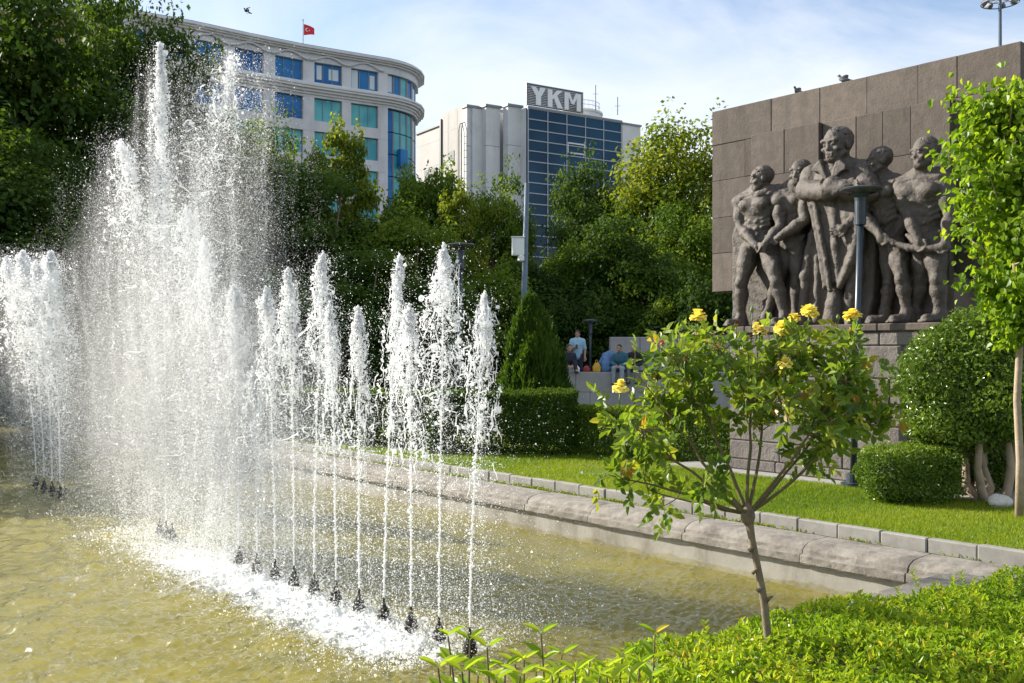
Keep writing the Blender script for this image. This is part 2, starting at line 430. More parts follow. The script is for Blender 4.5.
foam = np.maximum(foam, 0.42*np.exp(-((Q[:, 1]-6.0)/1.0)**2)*np.clip((Q[:, 0]-8.2)/2.0, 0, 1))
foam = np.maximum(foam, 0.4*np.exp(-((Q[:, 1]-3.2)/1.0)**2)*np.clip((Q[:, 0]-8)/3.0, 0, 1))
foam *= np.clip((14.5-Q[:, 0])/3.5, .28, 1)
ii = np.arange(nt_*np_).reshape(nt_, np_)
Fw = np.stack([ii[:-1, :-1], ii[:-1, 1:], ii[1:, 1:], ii[1:, :-1]], -1).reshape(-1, 4)
wm = MB(Wn, False); wm.add(Q, Fw); wme = wm.mesh('water', None, True)
fa = wme.attributes.new('foam', 'FLOAT', 'POINT'); fa.data.foreach_set('value', foam.astype(np.float32))
# the sheet mirrors by angle and lets the rest through to the murky floor; froth lies on top of it
M_water, n, l, b = nodes_of('pool_water')
b.inputs['Base Color'].default_value = (0.74, 0.76, 0.74, 1); b.inputs['Roughness'].default_value = 0.6
t_ = n.new('ShaderNodeTexCoord'); at = n.new('ShaderNodeAttribute'); at.attribute_name = 'foam'
def nz_(sc, dt, ro, di=0.0):
    z = n.new('ShaderNodeTexNoise'); z.inputs['Scale'].default_value = sc; z.inputs['Detail'].default_value = dt; z.inputs['Roughness'].default_value = ro; z.inputs['Distortion'].default_value = di
    l(t_.outputs['Object'], z.inputs['Vector']); return z
z2 = nz_(7.0, 10, .75, .6); ad = n.new('ShaderNodeMath'); ad.operation = 'MULTIPLY_ADD'; ad.inputs[1].default_value = 0.47
r2 = n.new('ShaderNodeValToRGB'); r2.color_ramp.elements[0].position = 0.72; r2.color_ramp.elements[1].position = 1.0
l(at.outputs['Fac'], ad.inputs[0]); l(z2.outputs['Fac'], ad.inputs[2]); l(ad.outputs[0], r2.inputs['Fac'])
z3 = nz_(9, 4, .55); bp = n.new('ShaderNodeBump'); bp.inputs['Strength'].default_value = 0.75; bp.inputs['Distance'].default_value = 0.035; l(z3.outputs['Fac'], bp.inputs['Height'])
z4 = nz_(30, 3, .5); bp2 = n.new('ShaderNodeBump'); bp2.inputs['Strength'].default_value = 0.8; bp2.inputs['Distance'].default_value = 0.014; l(z4.outputs['Fac'], bp2.inputs['Height']); l(bp.outputs['Normal'], bp2.inputs['Normal'])
geo = n.new('ShaderNodeNewGeometry'); dt_ = n.new('ShaderNodeVectorMath'); dt_.operation = 'DOT_PRODUCT'; l(geo.outputs['Incoming'], dt_.inputs[0]); l(bp2.outputs['Normal'], dt_.inputs[1])
def mth(op, a, v=None, clamp=False):
    q_ = n.new('ShaderNodeMath'); q_.operation = op; q_.use_clamp = clamp; l(a, q_.inputs[0])
    if v is not None: q_.inputs[1].default_value = v
    return q_.outputs[0]
inv = n.new('ShaderNodeMath'); inv.operation = 'SUBTRACT'; inv.use_clamp = True; inv.inputs[0].default_value = 1.0; l(mth('ABSOLUTE', dt_.outputs['Value']), inv.inputs[1])
fres = mth('ADD', mth('MULTIPLY', mth('POWER', inv.outputs[0], 5.0), 0.96), 0.05)
gs = n.new('ShaderNodeBsdfGlossy'); gs.inputs['Roughness'].default_value = 0.03; gs.inputs['Color'].default_value = (1, 1, 1, 1); l(bp2.outputs['Normal'], gs.inputs['Normal'])
tp = n.new('ShaderNodeBsdfTransparent'); tp.inputs['Color'].default_value = (0.97, 0.95, 0.80, 1)
m1 = n.new('ShaderNodeMixShader'); l(fres, m1.inputs['Fac']); l(tp.outputs[0], m1.inputs[1]); l(gs.outputs[0], m1.inputs[2])
m2 = n.new('ShaderNodeMixShader'); l(r2.outputs['Color'], m2.inputs['Fac']); l(m1.outputs[0], m2.inputs[1]); l(b.outputs[0], m2.inputs[2])
l(m2.outputs[0], n['Material Output'].inputs['Surface'])
M_floor = mat('murky_floor', (0.145, 0.128, 0.003), 0.9, col2=(0.210, 0.186, 0.008), nscale=0.9, detail=5, lo=.3, hi=.7, col3=(0.095, 0.096, 0.006), n3=1.7)
pf = MB(Wn, True); quad_tp(pf, T0-.02, T1+.02, PA-.02, PB+.02, WATER_Z-0.055); structure('pool_floor', pf, M_floor)
tag(mkobj('water', wme, M_water), kind='structure')

# ---- pool rim: rendered wall, bullnosed coping stones
pool = thing('pool_wall', 'low grey pool wall with rounded purplish stone coping round the yellow green water', 'pool wall', W(10, 9.1, -0.5))
bw = MB(Wn, True)
bw.box((T0, 8.955, -1.2), (T1, 9.38, -0.262)); bw.box((T0, 0.1, -1.2), (T1, 0.5, -0.262))
bw.box((T0-0.36, 0.1, -1.2), (T0-0.003, 9.38, -0.262)); bw.box((T1+0.003, 0.1, -1.2), (T1+0.36, 9.38, -0.262))
bw.build('basin_wall', M_basin, pool)
prof = [(8.905, -0.258), (8.895, -0.245), (8.895, -0.176), (8.903, -0.166), (8.945, -0.158), (8.952, -0.120), (8.985, -0.085), (9.05, -0.058), (9.14, -0.046), (9.40, -0.04), (9.44, -0.05), (9.44, -0.258)]
tc_ = 2.4; k = 0
while tc_ < T1:
    ln = random.choice((.62, .95, 1.15, 1.5, 1.9))+.1*random.random(); t1_ = min(tc_+ln, T1+0.3); j = random.uniform(-0.006, 0.006)
    mbs = MB(Wn, True); nseg = 12
    for e in range(nseg+1):
        pass
    rows = []
    for e in range(nseg+1):
        f = e/nseg; tt_ = tc_+0.006+(t1_-tc_-0.012)*f; sh_ = 0.007 if e in (0, nseg) else 0.0
        wob = [0.0022*math.sin(7*tt_+i*1.7)+0.0018*math.sin(19*tt_+i*2.1)+random.uniform(-.002, .002) for i in range(len(prof))]
        rows.append([[tt_, a+(sh_ if i < 9 else 0)+wob[i]+j, z-(sh_*0.6 if 3 < i < 11 else 0)+wob[-1-i]*0.6] for i, (a, z) in enumerate(prof)])
    np__ = len(prof); V = np.array(rows).reshape(-1, 3); Fs = []
    for e in range(nseg):
        for i in range(np__):
            q = (i+1) % np__; Fs.append((e*np__+i, e*np__+q, (e+1)*np__+q, (e+1)*np__+i))
    Fs += [tuple(range(np__))[::-1], tuple(range(nseg*np__, (nseg+1)*np__))]
    mbs.add(V, Fs); mbs.build('coping_stone', M_coping, pool)
    tc_ = t1_
for (p0, p1, t0, t1) in ((0.06, 0.56, T0-0.36, T1+0.3), ):
    mbs = MB(Wn, True); mbs.box((t0, p0, -0.258), (t1, p1, -0.05), 0.02); mbs.build('coping_stone', M_coping, pool)
pz = 0.6
while pz < 8.85:
    p2 = min(pz+1.0, 8.87); mbs = MB(Wn, True); mbs.box((T0-0.37, pz+0.005, -0.258), (T0+0.07, p2-0.005, -0.05), 0.025); mbs.build('coping_stone', M_coping, pool); pz = p2
mbs = MB(Wn, True); mbs.box((T1-0.07, 0.6, -0.258), (T1+0.37, 8.87, -0.05), 0.02); mbs.build('coping_stone', M_coping, pool)

# ---- lawn kerb
kb = thing('lawn_kerb', 'row of pale concrete kerb stones edging the lawn above the pool coping', 'kerb', W(7, 9.56, 0))
tk = -3.0
while tk < 34:
    mbs = MB(Wn, True); dz = random.uniform(-0.008, 0.008); dp = random.uniform(-0.008, 0.008)
    mbs.box((tk+0.004, 9.52+dp, -0.2), (tk+0.496, 9.62+dp, 0.085+dz), 0.012); mbs.build('kerb_stone', M_kerb, kb); tk += 0.5

# ---- grass on the lawn and weeds in the joint: nobody could count them
M_grass = leafmat('grass_blades', [(0, (0.09, 0.17, 0.010)), (0.5, (0.19, 0.28, 0.018)), (0.9, (0.30, 0.35, 0.03)), (1, (0.26, 0.22, 0.09))], 0.45, 0.5)
def blades(n, t0, t1, p0, p1, z, h, w, keep=None, r=rng):
    C = np.stack([r.uniform(t0, t1, n), r.uniform(p0, p1, n), np.full(n, z)], 1)
    if keep is not None: C = C[keep(C)]
    n = len(C); hh = h*(0.55+0.7*r.random(n))*(1+0.45*vnoise(C, 2.2, 5)); a = r.uniform(0, 2*PI, n)
    lean = r.normal(size=(n, 2))*0.45*hh[:, None]; s = np.stack([np.cos(a), np.sin(a), 0*a], 1)*w*(0.7+0.6*r.random(n))[:, None]
    tip = C+np.stack([lean[:, 0], lean[:, 1], hh], 1)
    return np.stack([C-s, C+s, tip], 1).reshape(-1, 3), np.arange(3*n).reshape(n, 3), np.clip(0.47+0.2*r.normal(size=n)+0.33*vnoise(C, 1.1, 9), 0, 1)
gr = MB(Wn, True)
V, F_, rr_ = blades(150000, 2.5, 13, 9.60, 13.2, 0, 0.05, 0.0045, lambda C: ~((C[:, 1] > 12.76) & (C[:, 0] < 11.3)) & (vnoise(C, 1.7, 21)+.5*vnoise(C, 6, 22)+.9*rng.random(len(C)) < 1.25)); gr.add(V, F_, 0, rr_)
V, F_, rr_ = blades(60000, 13, 30, 9.60, 14, 0, 0.06, 0.008); gr.add(V, F_, 0, rr_)
V, F_, rr_ = blades(2500, 2.5, 30, 9.595, 9.66, 0, 0.11, 0.004); gr.add(V, F_, 0, rr_)
tag(gr.build('grass', M_grass), kind='stuff')
wd = MB(Wn, True); rw = np.random.default_rng(12)
for i in range(60):
    t0 = rw.uniform(3.6, 20); n_ = rw.integers(15, 70); c = np.array([t0, 9.48, -0.055])
    C = c+rw.normal(size=(n_, 3))*np.array([0.13, 0.018, 0.012]); C[:, 2] = np.maximum(C[:, 2], -0.058)
    V, F_ = leaf_geo(C, rdir(n_, rw)*np.array([1, .7, .6])+np.array([0, -.1, .8]), rdir(n_, rw), rw.uniform(.02, .055, n_), 0.016, 0.2)
    wd.add(V, F_, 0, np.tile(rw.random(n_), 2))
tag(wd.build('weeds', M_grass), kind='stuff')
# ================================================================== THE MONUMENT
ST1, ST2, ST3 = (0.086, 0.069, 0.057), (0.122, 0.098, 0.082), (0.046, 0.037, 0.032)
M_stone = mat('andesite_slab', ST1, 0.85, col2=ST2, nscale=7, bump=0.5, bscale=24, bdist=0.016, col3=ST3, n3=2.2, streak=.12, blockvar=.22)
M_plinth = mat('andesite_blocks', (0.135, 0.118, 0.112), 0.85, col2=(0.20, 0.178, 0.168), nscale=2.4, bump=0.8, bscale=9, bdist=0.05, col3=ST3, n3=1.2, blockvar=.25)
M_carved = mat('carved_andesite', (0.064, 0.051, 0.042), 0.58, col2=(0.095, 0.076, 0.063), nscale=9, bump=0.9, bscale=30, bdist=0.02, col3=(0.052, 0.044, 0.042), n3=3.0, streak=.22)
M_dark = mat('joint_mortar', (0.06, 0.055, 0.05), 0.95)
PW = 14.4                          # slab face
PP_ = 14.1                         # datum plane of the relief panel
ZL = 2.33                          # ledge
mon = thing('monument', 'huge grey stone monument slab with five carved men standing on its block plinth', 'monument', W(8.9, 14.4, 0))
def course(mb, t_edges, p0, p1, z0, z1, b=0.008, jig=0.006):
    for a, c in zip(t_edges[:-1], t_edges[1:]):
        d = random.uniform(-jig, jig)
        mb.cur = random.random(); mb.box((min(a, c)+0.0015, p0+d, z0+0.0015), (max(a, c)-0.0015, p1, z1-0.0015), b)
tE = 11.63; tR = 6.19; ZB, ZT = 3.0, 6.27
core = MB(Wn, True); core.box((tR+0.03, PW+0.03, ZB+0.03), (tE-0.03, 15.97, ZT-0.02)); core.build('slab_core', M_dark, mon)
for z0, z1, ed in ((5.65, ZT, [tE, 10.35, 9.4, 8.55, 7.7, 7.1, tR]), (5.0, 5.65, [tE, 10.9, 9.9, 8.8, 7.6, tR]),
                   (4.33, 5.0, [tE, 10.75, 9.6, 8.4, 7.2, tR]), (3.69, 4.33, [tE, 10.85, 9.9, 8.8, 7.6, tR]), (ZB, 3.69, [tE, 10.8, 9.6, 8.4, 7.2, tR])):
    m = MB(Wn, True); course(m, ed, PW, 15.99, z0, z1); m.build('slab_course', M_stone, mon)
# carved back panel, proud of the slab, in two steps
pA = MB(Wn, True)
course(pA, [10.6, 9.93, 9.27], 14.17, PW-0.003, 4.9, 5.643, 0.007); course(pA, [10.6, 9.8, 9.27], 14.17, PW-0.003, 4.1, 4.9, 0.007); course(pA, [10.6, 10.1, 9.27], 14.17, PW-0.003, ZB+.002, 4.1, 0.007)
pA.build('relief_panel', M_stone, mon)
pB = MB(Wn, True)
course(pB, [9.26, 8.66, 8.21, 7.75, 7.14], 14.27, PW-0.003, 4.9, 5.643, 0.007); course(pB, [9.26, 8.2, 7.14], 14.27, PW-0.003, 4.0, 4.9, 0.007); course(pB, [9.26, 8.4, 7.6, 7.14], 14.27, PW-0.003, ZB+.002, 4.0, 0.007)
pB.build('relief_panel', M_stone, mon)
# core that carries the slab, behind the figures' legs
cb = MB(Wn, True)
course(cb, [10.88, 10.1, 9.3, 8.5, 7.7, 7.16], 14.12, 15.6, ZL, 2.70, 0.007); course(cb, [10.88, 9.7, 8.9, 8.1, 7.16], 14.12, 15.6, 2.70, ZB-0.003, 0.007)
cb.box((6.92, 13.95, ZL), (7.155, 15.5, ZB-0.003), 0.007)
cb.build('supporting_core', M_stone, mon)
# plinth of rough blocks
pl = MB(Wn, True); ZR = [0.03, 0.20, 0.50, 0.86, 1.18, 1.54, 2.01, 2.215]
tl, tr_ = on_p(729, 13.1)[1], 6.4
core = MB(Wn, True); core.box((tr_+.05, 13.15, 0.03), (tl-.05, 15.8, 2.2)); core.build('plinth_core', M_dark, mon)
rp_ = random.Random(5)
for i in range(len(ZR)-1):
    ed = [tl]
    while ed[-1] > tr_+0.9: ed.append(ed[-1]-rp_.uniform(0.45, 1.15))
    ed.append(tr_); m = MB(Wn, True); course(m, ed, 13.1, 15.85, ZR[i], ZR[i+1], 0.02, 0.007); m.build('plinth_course', M_plinth, mon)
lg = MB(Wn, True); course(lg, [tl+.03, 9.9, 8.8, 7.6, tr_-.03], 13.06, 15.88, 2.215, ZL-0.002, 0.015); lg.build('ledge', M_stone, mon)

# ---- five carved men (wall frame: a = to the right, o = out of the panel, z = up)
def q(u, v, o):
    t, z = tz(u, v, PP_-o); return np.array([-t, o, z])
def wallxf(A): return Wn(np.stack([-A[:, 0], PP_-A[:, 1], A[:, 2]], 1))
def rotz(a): return np.array([[math.cos(a), -math.sin(a), 0], [math.sin(a), math.cos(a), 0], [0, 0, 1]])
def carve_head(s, c, h, yaw, brow=1.0):
    """c centre, h head height, yaw 0 faces out of the wall, + turns to the viewer's left"""
    h = h*.93; R_ = rotz(yaw)                   # local x = right, y = face direction, z up
    def L_(x, y, z): return c+R_@np.array([x, y, z])*h
    s.ell(L_(0, -.06, .12), np.array([.35, .42, .38])*h, .02, R_)             # skull
    s.ell(L_(0, .08, -.16), np.array([.27, .27, .36])*h, .05*h*2, R_)           # face
    s.cap(L_(-.08, .20, -.37), L_(.08, .20, -.37), .10*h, .10*h, .06*h)        # chin
    s.cap(L_(-.24, .02, -.24), L_(-.11, .18, -.37), .085*h, .075*h, .05*h); s.cap(L_(.24, .02, -.24), L_(.11, .18, -.37), .085*h, .075*h, .05*h)
    s.cap(L_(-.20, .31, .09), L_(.20, .31, .09), .065*h*brow, None, .03*h)      # brow
    for sx in (-1, 1):
        s.ell(L_(sx*.135, .40, -.01), np.array([.105, .09, .075])*h, .02*h, R_, cut=True)
        s.ell(L_(sx*.135, .31, -.015), np.array([.065, .055, .045])*h, .01*h, R_)
        s.ell(L_(sx*.21, .25, -.14), np.array([.09, .09, .07])*h, .05*h, R_)
        s.ell(L_(sx*.35, -.04, -.03), np.array([.05, .11, .15])*h, .02*h, R_)   # ear
    s.ell(L_(0, -.09, .16), np.array([.375, .41, .37])*h, .008, R_)             # hair cap with its edge at the brow
    for kx in range(-3, 4): s.cap(L_(kx*.10, .22-.02*abs(kx), .40-.02*kx*kx), L_(kx*.12, -.38, .26), .022*h, None, .015*h, cut=True)
    s.chain([L_(0, .31, .06), L_(0, .365, -.13)], [.045*h, .055*h], .03*h)       # nose
    s.cap(L_(-.05, .335, -.155), L_(.05, .335, -.155), .04*h, None, .02*h)
    s.cap(L_(-.085, .325, -.265), L_(.085, .325, -.265), .03*h, None, .02*h); s.cap(L_(-.07, .315, -.33), L_(.07, .315, -.33), .03*h, None, .02*h)
    s.cap(L_(-.11, .365, -.298), L_(.11, .365, -.298), .014*h, None, .01*h, cut=True)
def carve_hand(s, wrist, tip_dir, palm_n, size, curl=0.5, thumb=1):
    d = unit(np.array(tip_dir, float)); nrm = unit(np.array(palm_n, float)-d*np.dot(palm_n, d)); sd_ = np.cross(d, nrm)*thumb
    w = np.array(wrist, float)
    s.ell(w+d*size*.28, np.array([.30, .30, .30])*size*np.array([1, 1, 1])*.8, .02)
    for i, (off, ln) in enumerate(((-.24, .42), (-.08, .5), (.08, .52), (.24, .46))):
        a = w+d*size*.42-sd_*off*size; b_ = a+d*size*ln*.55+nrm*size*.1*curl; c_ = b_+unit(d*(1-curl)+nrm*-curl*.9)*size*ln*.5
        s.chain([a, b_, c_], [.095*size, .085*size, .07*size], .012)
    a = w+d*size*.12+sd_*size*.22*-1; s.chain([a, a+unit(d-sd_*.8)*size*.3, a+unit(d-sd_*.8)*size*.3+d*size*.22], [.1*size, .095*size, .08*size], .02)
def foot(s, ank, d, ln):
    d = unit(np.array(d, float)); a = np.array(ank, float); base = np.array([a[0], a[1], ZL+.06])
    s.cap(a, base, .10, .085, .04); s.cap(base-d*.05, base+d*ln*.75, .085, .075, .05)
    sd_ = np.array([-d[1], d[0], 0])
    for i in range(-2, 3): s.cap(base+d*ln*.7+sd_*i*.034-np.array([0, 0, .02]), base+d*(ln-.012*abs(i))+sd_*i*.038-np.array([0, 0, .025]), .030, .024, .012)
def muscles(s, ch, dn, w, R_=np.eye(3), out=.2):
    """chest mass, pectorals, ribs and belly between chest centre ch and pelvis dn"""
    ax = dn-ch
    s.ell(ch, [w*.92, out*1.05, w*.72], .05, R_)
    s.ell(ch+ax*.5, [w*.66, out*.85, np.linalg.norm(ax)*.50], .06, R_)
    s.ell(dn, [w*.70, out*.95, w*.46], .06, R_)
    for sx in (-1, 1):
        s.ell(ch+R_@np.array([sx*w*.42, out*.72, w*.12]), [w*.40, out*.50, w*.30], .03, R_)
        for j, f in enumerate((.42, .62, .82)):
            s.ell(ch+ax*f+R_@np.array([sx*w*.17, out*.68, 0]), [w*.15, out*.25, np.linalg.norm(ax)*.085], .02, R_)
        for j in range(3): s.cap(ch+ax*(.25+.13*j)+R_@np.array([sx*w*.66, out*.30, .0]), ch+ax*(.33+.13*j)+R_@np.array([sx*w*.42, out*.66, 0]), .035, .025, .03)
        s.cap(ch+ax*.85+R_@np.array([sx*w*.62, out*.45, 0]), ch+ax*1.12+R_@np.array([sx*w*.12, out*.75, 0]), .035, .04, .03)
        s.cap(ch+R_@np.array([sx*w*.12, out*.55, w*.62]), ch+R_@np.array([sx*w*.75, out*.45, w*.55]), .035, .045, .03)
    s.cap(ch+R_@np.array([0, out*1.18, w*.35]), ch+ax*.9+R_@np.array([0, out*.96, 0]), .016, .012, .025, cut=True)
def arm(s, pts, r0=.15, r1=.115, r2=.075):
    a, b_, c_ = pts; r0, r1, r2 = r0*.82, r1*.80, r2*.86
    s.ell(a, [r0*1.12, r0*1.05, r0*1.15], .05)
    s.chain([a, a+(b_-a)*.55, b_], [r0*.95, r0*.92, r1*.86], .03); s.ell(a+(b_-a)*.5+np.array([0, .03, 0]), [r0*.75, r0*.8, r0*1.1], .04)
    s.chain([b_, b_+(c_-b_)*.35, c_], [r1*.9, r1*1.02, r2], .03)
def leg(s, pts, r0=.19, r1=.125, r2=.078):
    a, b_, c_ = pts; r0, r1, r2 = r0*.80, r1*.78, r2*.86
    s.chain([a, a+(b_-a)*.45, b_], [r0, r0*.95, r1*.92], .04); s.ell(b_+np.array([0, .05, 0]), [r1*.8, r1*.75, r1*.9], .03)
    s.ell(a+(b_-a)*.62+np.array([.05, .06, 0]), [r0*.5, r0*.5, r0*.95], .05)
    s.chain([b_, b_+(c_-b_)*.3, c_], [r1*.92, r1*1.05, r2], .03)
def neck_trap(s, hc, h, ch, w):
    top = hc+np.array([0, -.05*h, -.25*h]); s.chain([top, ch+np.array([0, 0, w*.75])], [.21*h, .27*h], .04)
    for sx in (-1, 1): s.cap(ch+np.array([0, -.02, w*.9]), ch+np.array([sx*w*.8, 0, w*.55]), .10, .11, .06)
VX = 0.0155
def carved(s):
    V, Q_ = s.surface()
    V = V+np.stack([vnoise(V, 9, 1), vnoise(V, 9, 2), vnoise(V, 9, 3)], 1)*.005+np.stack([vnoise(V, 26, 4), vnoise(V, 26, 5), vnoise(V, 26, 6)], 1)*.007+np.stack([vnoise(V, 70, 4), vnoise(V, 70, 5), vnoise(V, 70, 6)], 1)*.004
    mb = MB(wallxf); mb.add(V, Q_); return mb.build('carved_figure', M_carved, mon, True)
def fig_box(u0, u1, v0, v1, o0=-.1, o1=1.15):
    a, b_ = q(u0, v1, .4), q(u1, v0, .4); return (a[0], o0, a[2]-.12), (b_[0], o1, b_[2]+.15)
figs = []
# 1: bare-chested man at the left, hands joined before him, head in profile
s = Solid(*fig_box(724, 802, 158, 327), VX)
hc = q(761, 179, .42); ch, dn = q(759, 208, .36), q(759, 243, .36)
carve_head(s, hc, .46, .80); neck_trap(s, hc, .46, ch, .36); muscles(s, ch, dn, .37)
arm(s, [q(740, 203, .36), q(741, 228, .46), q(756, 245, .66)]); arm(s, [q(780, 200, .36), q(781, 226, .48), q(765, 245, .66)])
carve_hand(s, q(756, 245, .66), (.6, .3, -.5), (0, -1, 0), .20); carve_hand(s, q(766, 244, .66), (-.7, .3, -.5), (0, -1, 0), .20)
k_, a_ = q(742, 283, .46), q(741, 318, .36); leg(s, [q(749, 250, .36), k_, a_], .2, .135); foot(s, a_, (-.5, 1, 0), .3)
k_, a_ = q(777, 283, .58), q(785, 316, .52); leg(s, [q(769, 250, .38), k_, a_], .2, .13); foot(s, a_, (-.2, 1, 0), .3)
s.slab([q(739, 326, 0)[[0, 2]], q(739, 235, 0)[[0, 2]], q(757, 185, 0)[[0, 2]], q(782, 190, 0)[[0, 2]], q(792, 326, 0)[[0, 2]]], -.05, .20, .03)
carved(s)['label'] = 'carved bare-chested man with hands joined low, leftmost of the five'
# 2: bare-chested man half hidden behind the coat
s = Solid(*fig_box(752, 822, 152, 327), VX)
hc = q(800, 173, .32); ch, dn = q(791, 204, .26), q(793, 243, .24)
carve_head(s, hc, .46, -.05); neck_trap(s, hc, .46, ch, .33); muscles(s, ch, dn, .34, rotz(-.25))
arm(s, [q(806, 199, .30), q(805, 220, .46), q(780, 237, .60)], .15); carve_hand(s, q(780, 237, .60), (-1, .25, -.35), (0, -1, 0), .2)
s.chain([q(778, 192, .24), q(768, 191, .40), q(760, 194, .46)], [.13, .10, .08], .04)
k_, a_ = q(777, 284, .32), q(767, 316, .3); leg(s, [q(787, 248, .22), k_, a_], .19); foot(s, a_, (-.4, 1, 0), .26)
k_, a_ = q(797, 284, .26), q(796, 316, .24); leg(s, [q(798, 248, .22), k_, a_], .19); foot(s, a_, (-.2, 1, 0), .26)
s.slab([q(786, 326, 0)[[0, 2]], q(784, 215, 0)[[0, 2]], q(806, 205, 0)[[0, 2]], q(808, 326, 0)[[0, 2]]], -.05, .12, .03)
carved(s)['label'] = 'carved bare-chested man half hidden behind the long coat'
# 3: tall man in a long coat with folded arms
s = Solid(*fig_box(788, 892, 115, 327), VX)
hc = q(837, 145, .56); H3 = .60
carve_head(s, hc, H3, .12, 1.2); s.chain([hc+np.array([0, -.05, -.15]), q(838, 172, .46)], [.15, .17], .05)
xz = lambda u, v: q(u, v, .4)[[0, 2]]
s.ell(q(838, 188, .38), [.50, .30, .46], .05)
s.ell(q(814, 178, .40), [.20, .22, .2], .06); s.ell(q(863, 174, .36), [.22, .22, .2], .06)
s.cap(q(826, 168, .42), q(814, 176, .40), .13, .15, .06); s.cap(q(850, 166, .40), q(864, 172, .36), .13, .16, .06)
e1, e2 = q(807, 190, .56), q(871, 192, .52)
s.chain([q(814, 177, .42), e1], [.19, .165], .04); s.chain([q(864, 174, .40), e2], [.19, .16], .04)
s.chain([e1, q(828, 191, .80), q(846, 187, .84)], [.165, .145, .115], .03); s.chain([e2, q(850, 191, .74), q(832, 183, .86)], [.16, .14, .105], .03)
carve_hand(s, q(846, 187, .86), (1, .1, .05), (0, -1, 0), .24, .35); carve_hand(s, q(834, 183, .88), (-1, .1, .1), (0, -1, 0), .24, .35)
# lapels and collar
s.slab([xz(831, 161), xz(824, 169), xz(824, 174), xz(829, 175), xz(839, 186), xz(838, 178), xz(834, 169)], .50, .71, .025, .015)
s.slab([xz(848, 160), xz(856, 167), xz(856, 172), xz(851, 174), xz(841, 186), xz(841, 178), xz(844, 168)], .46, .70, .025, .015)
s.slab([xz(834, 166), xz(844, 165), xz(841, 182), xz(838, 182)], .40, .66, .02, .015)
# skirt of the coat: back, then front flap with its free edge
s.slab([xz(811, 194), xz(868, 190), xz(874, 240), xz(872, 300), xz(866, 326), xz(799, 326), xz(801, 285), xz(808, 235)], -.05, .38, .05, .05)
s.slab([xz(811, 192), xz(866, 190), xz(869, 248), xz(857, 263), xz(846, 281), xz(829, 291), xz(825, 262), xz(818, 225)], .2, .60, .045, .03)
s.chain([q(814, 196, .62), q(820, 230, .62), q(826, 262, .64), q(830, 290, .64)], [.045, .05, .05, .04], .03)
s.chain([q(856, 200, .52), q(858, 235, .58), q(852, 262, .60), q(840, 286, .60)], [.09, .08, .07, .05], .07)
s.chain([q(834, 205, .58), q(836, 245, .60), q(838, 280, .58)], [.05, .06, .04], .07); s.chain([q(847, 205, .56), q(848, 240, .60)], [.05, .05], .06)
s.chain([q(812, 235, .36), q(806, 275, .40), q(803, 322, .40)], [.06, .09, .08], .06); s.chain([q(818, 250, .38), q(817, 320, .40)], [.05, .07], .06)
s.cap(q(813, 203, .60), q(868, 203, .52), .035, None, .04)
leg(s, [q(858, 262, .36), q(854, 288, .44), q(852, 320, .40)], .2, .16, .13); s.cap(q(852, 322, .42), q(850, 324, .66), .10, .08, .05)
s.chain([q(836, 288, .42), q(835, 305, .50), q(833, 326, .48)], [.12, .14, .17], .03)
s.slab([xz(822, 292), xz(872, 262), xz(868, 326), xz(824, 326)], -.05, .26, .03, .03)
carved(s)['label'] = 'carved tall man in a long coat with folded arms, the middle of the five'
# 4: lean man in profile holding one end of the cloth
s = Solid(*fig_box(828, 928, 140, 327), VX)
hc = q(879, 161, .38); ch, dn = q(884, 197, .30), q(891, 239, .28)
carve_head(s, hc, .45, .78); neck_trap(s, hc, .45, ch, .33); muscles(s, ch, dn, .33, rotz(.15))
arm(s, [q(867, 194, .36), q(863, 214, .50), q(881, 236, .60)], .14); carve_hand(s, q(880, 235, .60), (.6, .1, -.8), (0, -1, 0), .2)
arm(s, [q(868, 198, .30), q(862, 212, .50), q(846, 226, .64)], .12, .10); carve_hand(s, q(847, 226, .66), (-.9, .3, -.35), (0, -1, 0), .26, .15)
arm(s, [q(902, 191, .26), q(906, 212, .26), q(900, 232, .34)], .13)
k_, a_ = q(902, 279, .46), q(907, 313, .40); leg(s, [q(897, 246, .32), k_, a_], .18, .125); foot(s, a_, (-.5, 1, 0), .30)
k_, a_ = q(890, 282, .26), q(885, 312, .28); leg(s, [q(888, 246, .24), k_, a_], .17, .12); foot(s, a_, (-.7, .8, 0), .28)
s.chain([q(882, 238, .60), q(894, 243, .58), q(909, 248, .57), q(926, 248, .56)], [.075, .05, .05, .05], .03)
s.slab([q(878, 326, 0)[[0, 2]], q(872, 200, 0)[[0, 2]], q(898, 195, 0)[[0, 2]], q(916, 326, 0)[[0, 2]]], -.05, .14, .03)
carved(s)['label'] = 'carved lean man in profile holding the left end of the cloth'
# 5: broad bare-chested man at the right
s = Solid(*fig_box(886, 968, 132, 327), VX)
hc = q(925, 153, .42); ch, dn = q(922, 195, .34), q(927, 241, .32)
carve_head(s, hc, .50, .42); neck_trap(s, hc, .50, ch, .38); muscles(s, ch, dn, .39)
arm(s, [q(902, 189, .36), q(909, 216, .48), q(919, 242, .58)], .16); carve_hand(s, q(918, 240, .58), (.5, .2, -.9), (0, -1, 0), .22)
arm(s, [q(945, 186, .32), q(950, 214, .40), q(946, 242, .50)], .155); carve_hand(s, q(946, 241, .50), (-.3, .3, -.9), (0, -1, 0), .22)
k_, a_ = q(938, 280, .44), q(940, 314, .38); leg(s, [q(935, 248, .36), k_, a_], .2, .14); foot(s, a_, (-.4, 1, 0), .32)
k_, a_ = q(920, 280, .26), q(914, 312, .24); leg(s, [q(922, 248, .26), k_, a_], .18, .13); foot(s, a_, (-.5, 1, 0), .26)
s.chain([q(912, 248, .57), q(930, 249, .56), q(945, 246, .52)], [.05, .055, .06], .03)
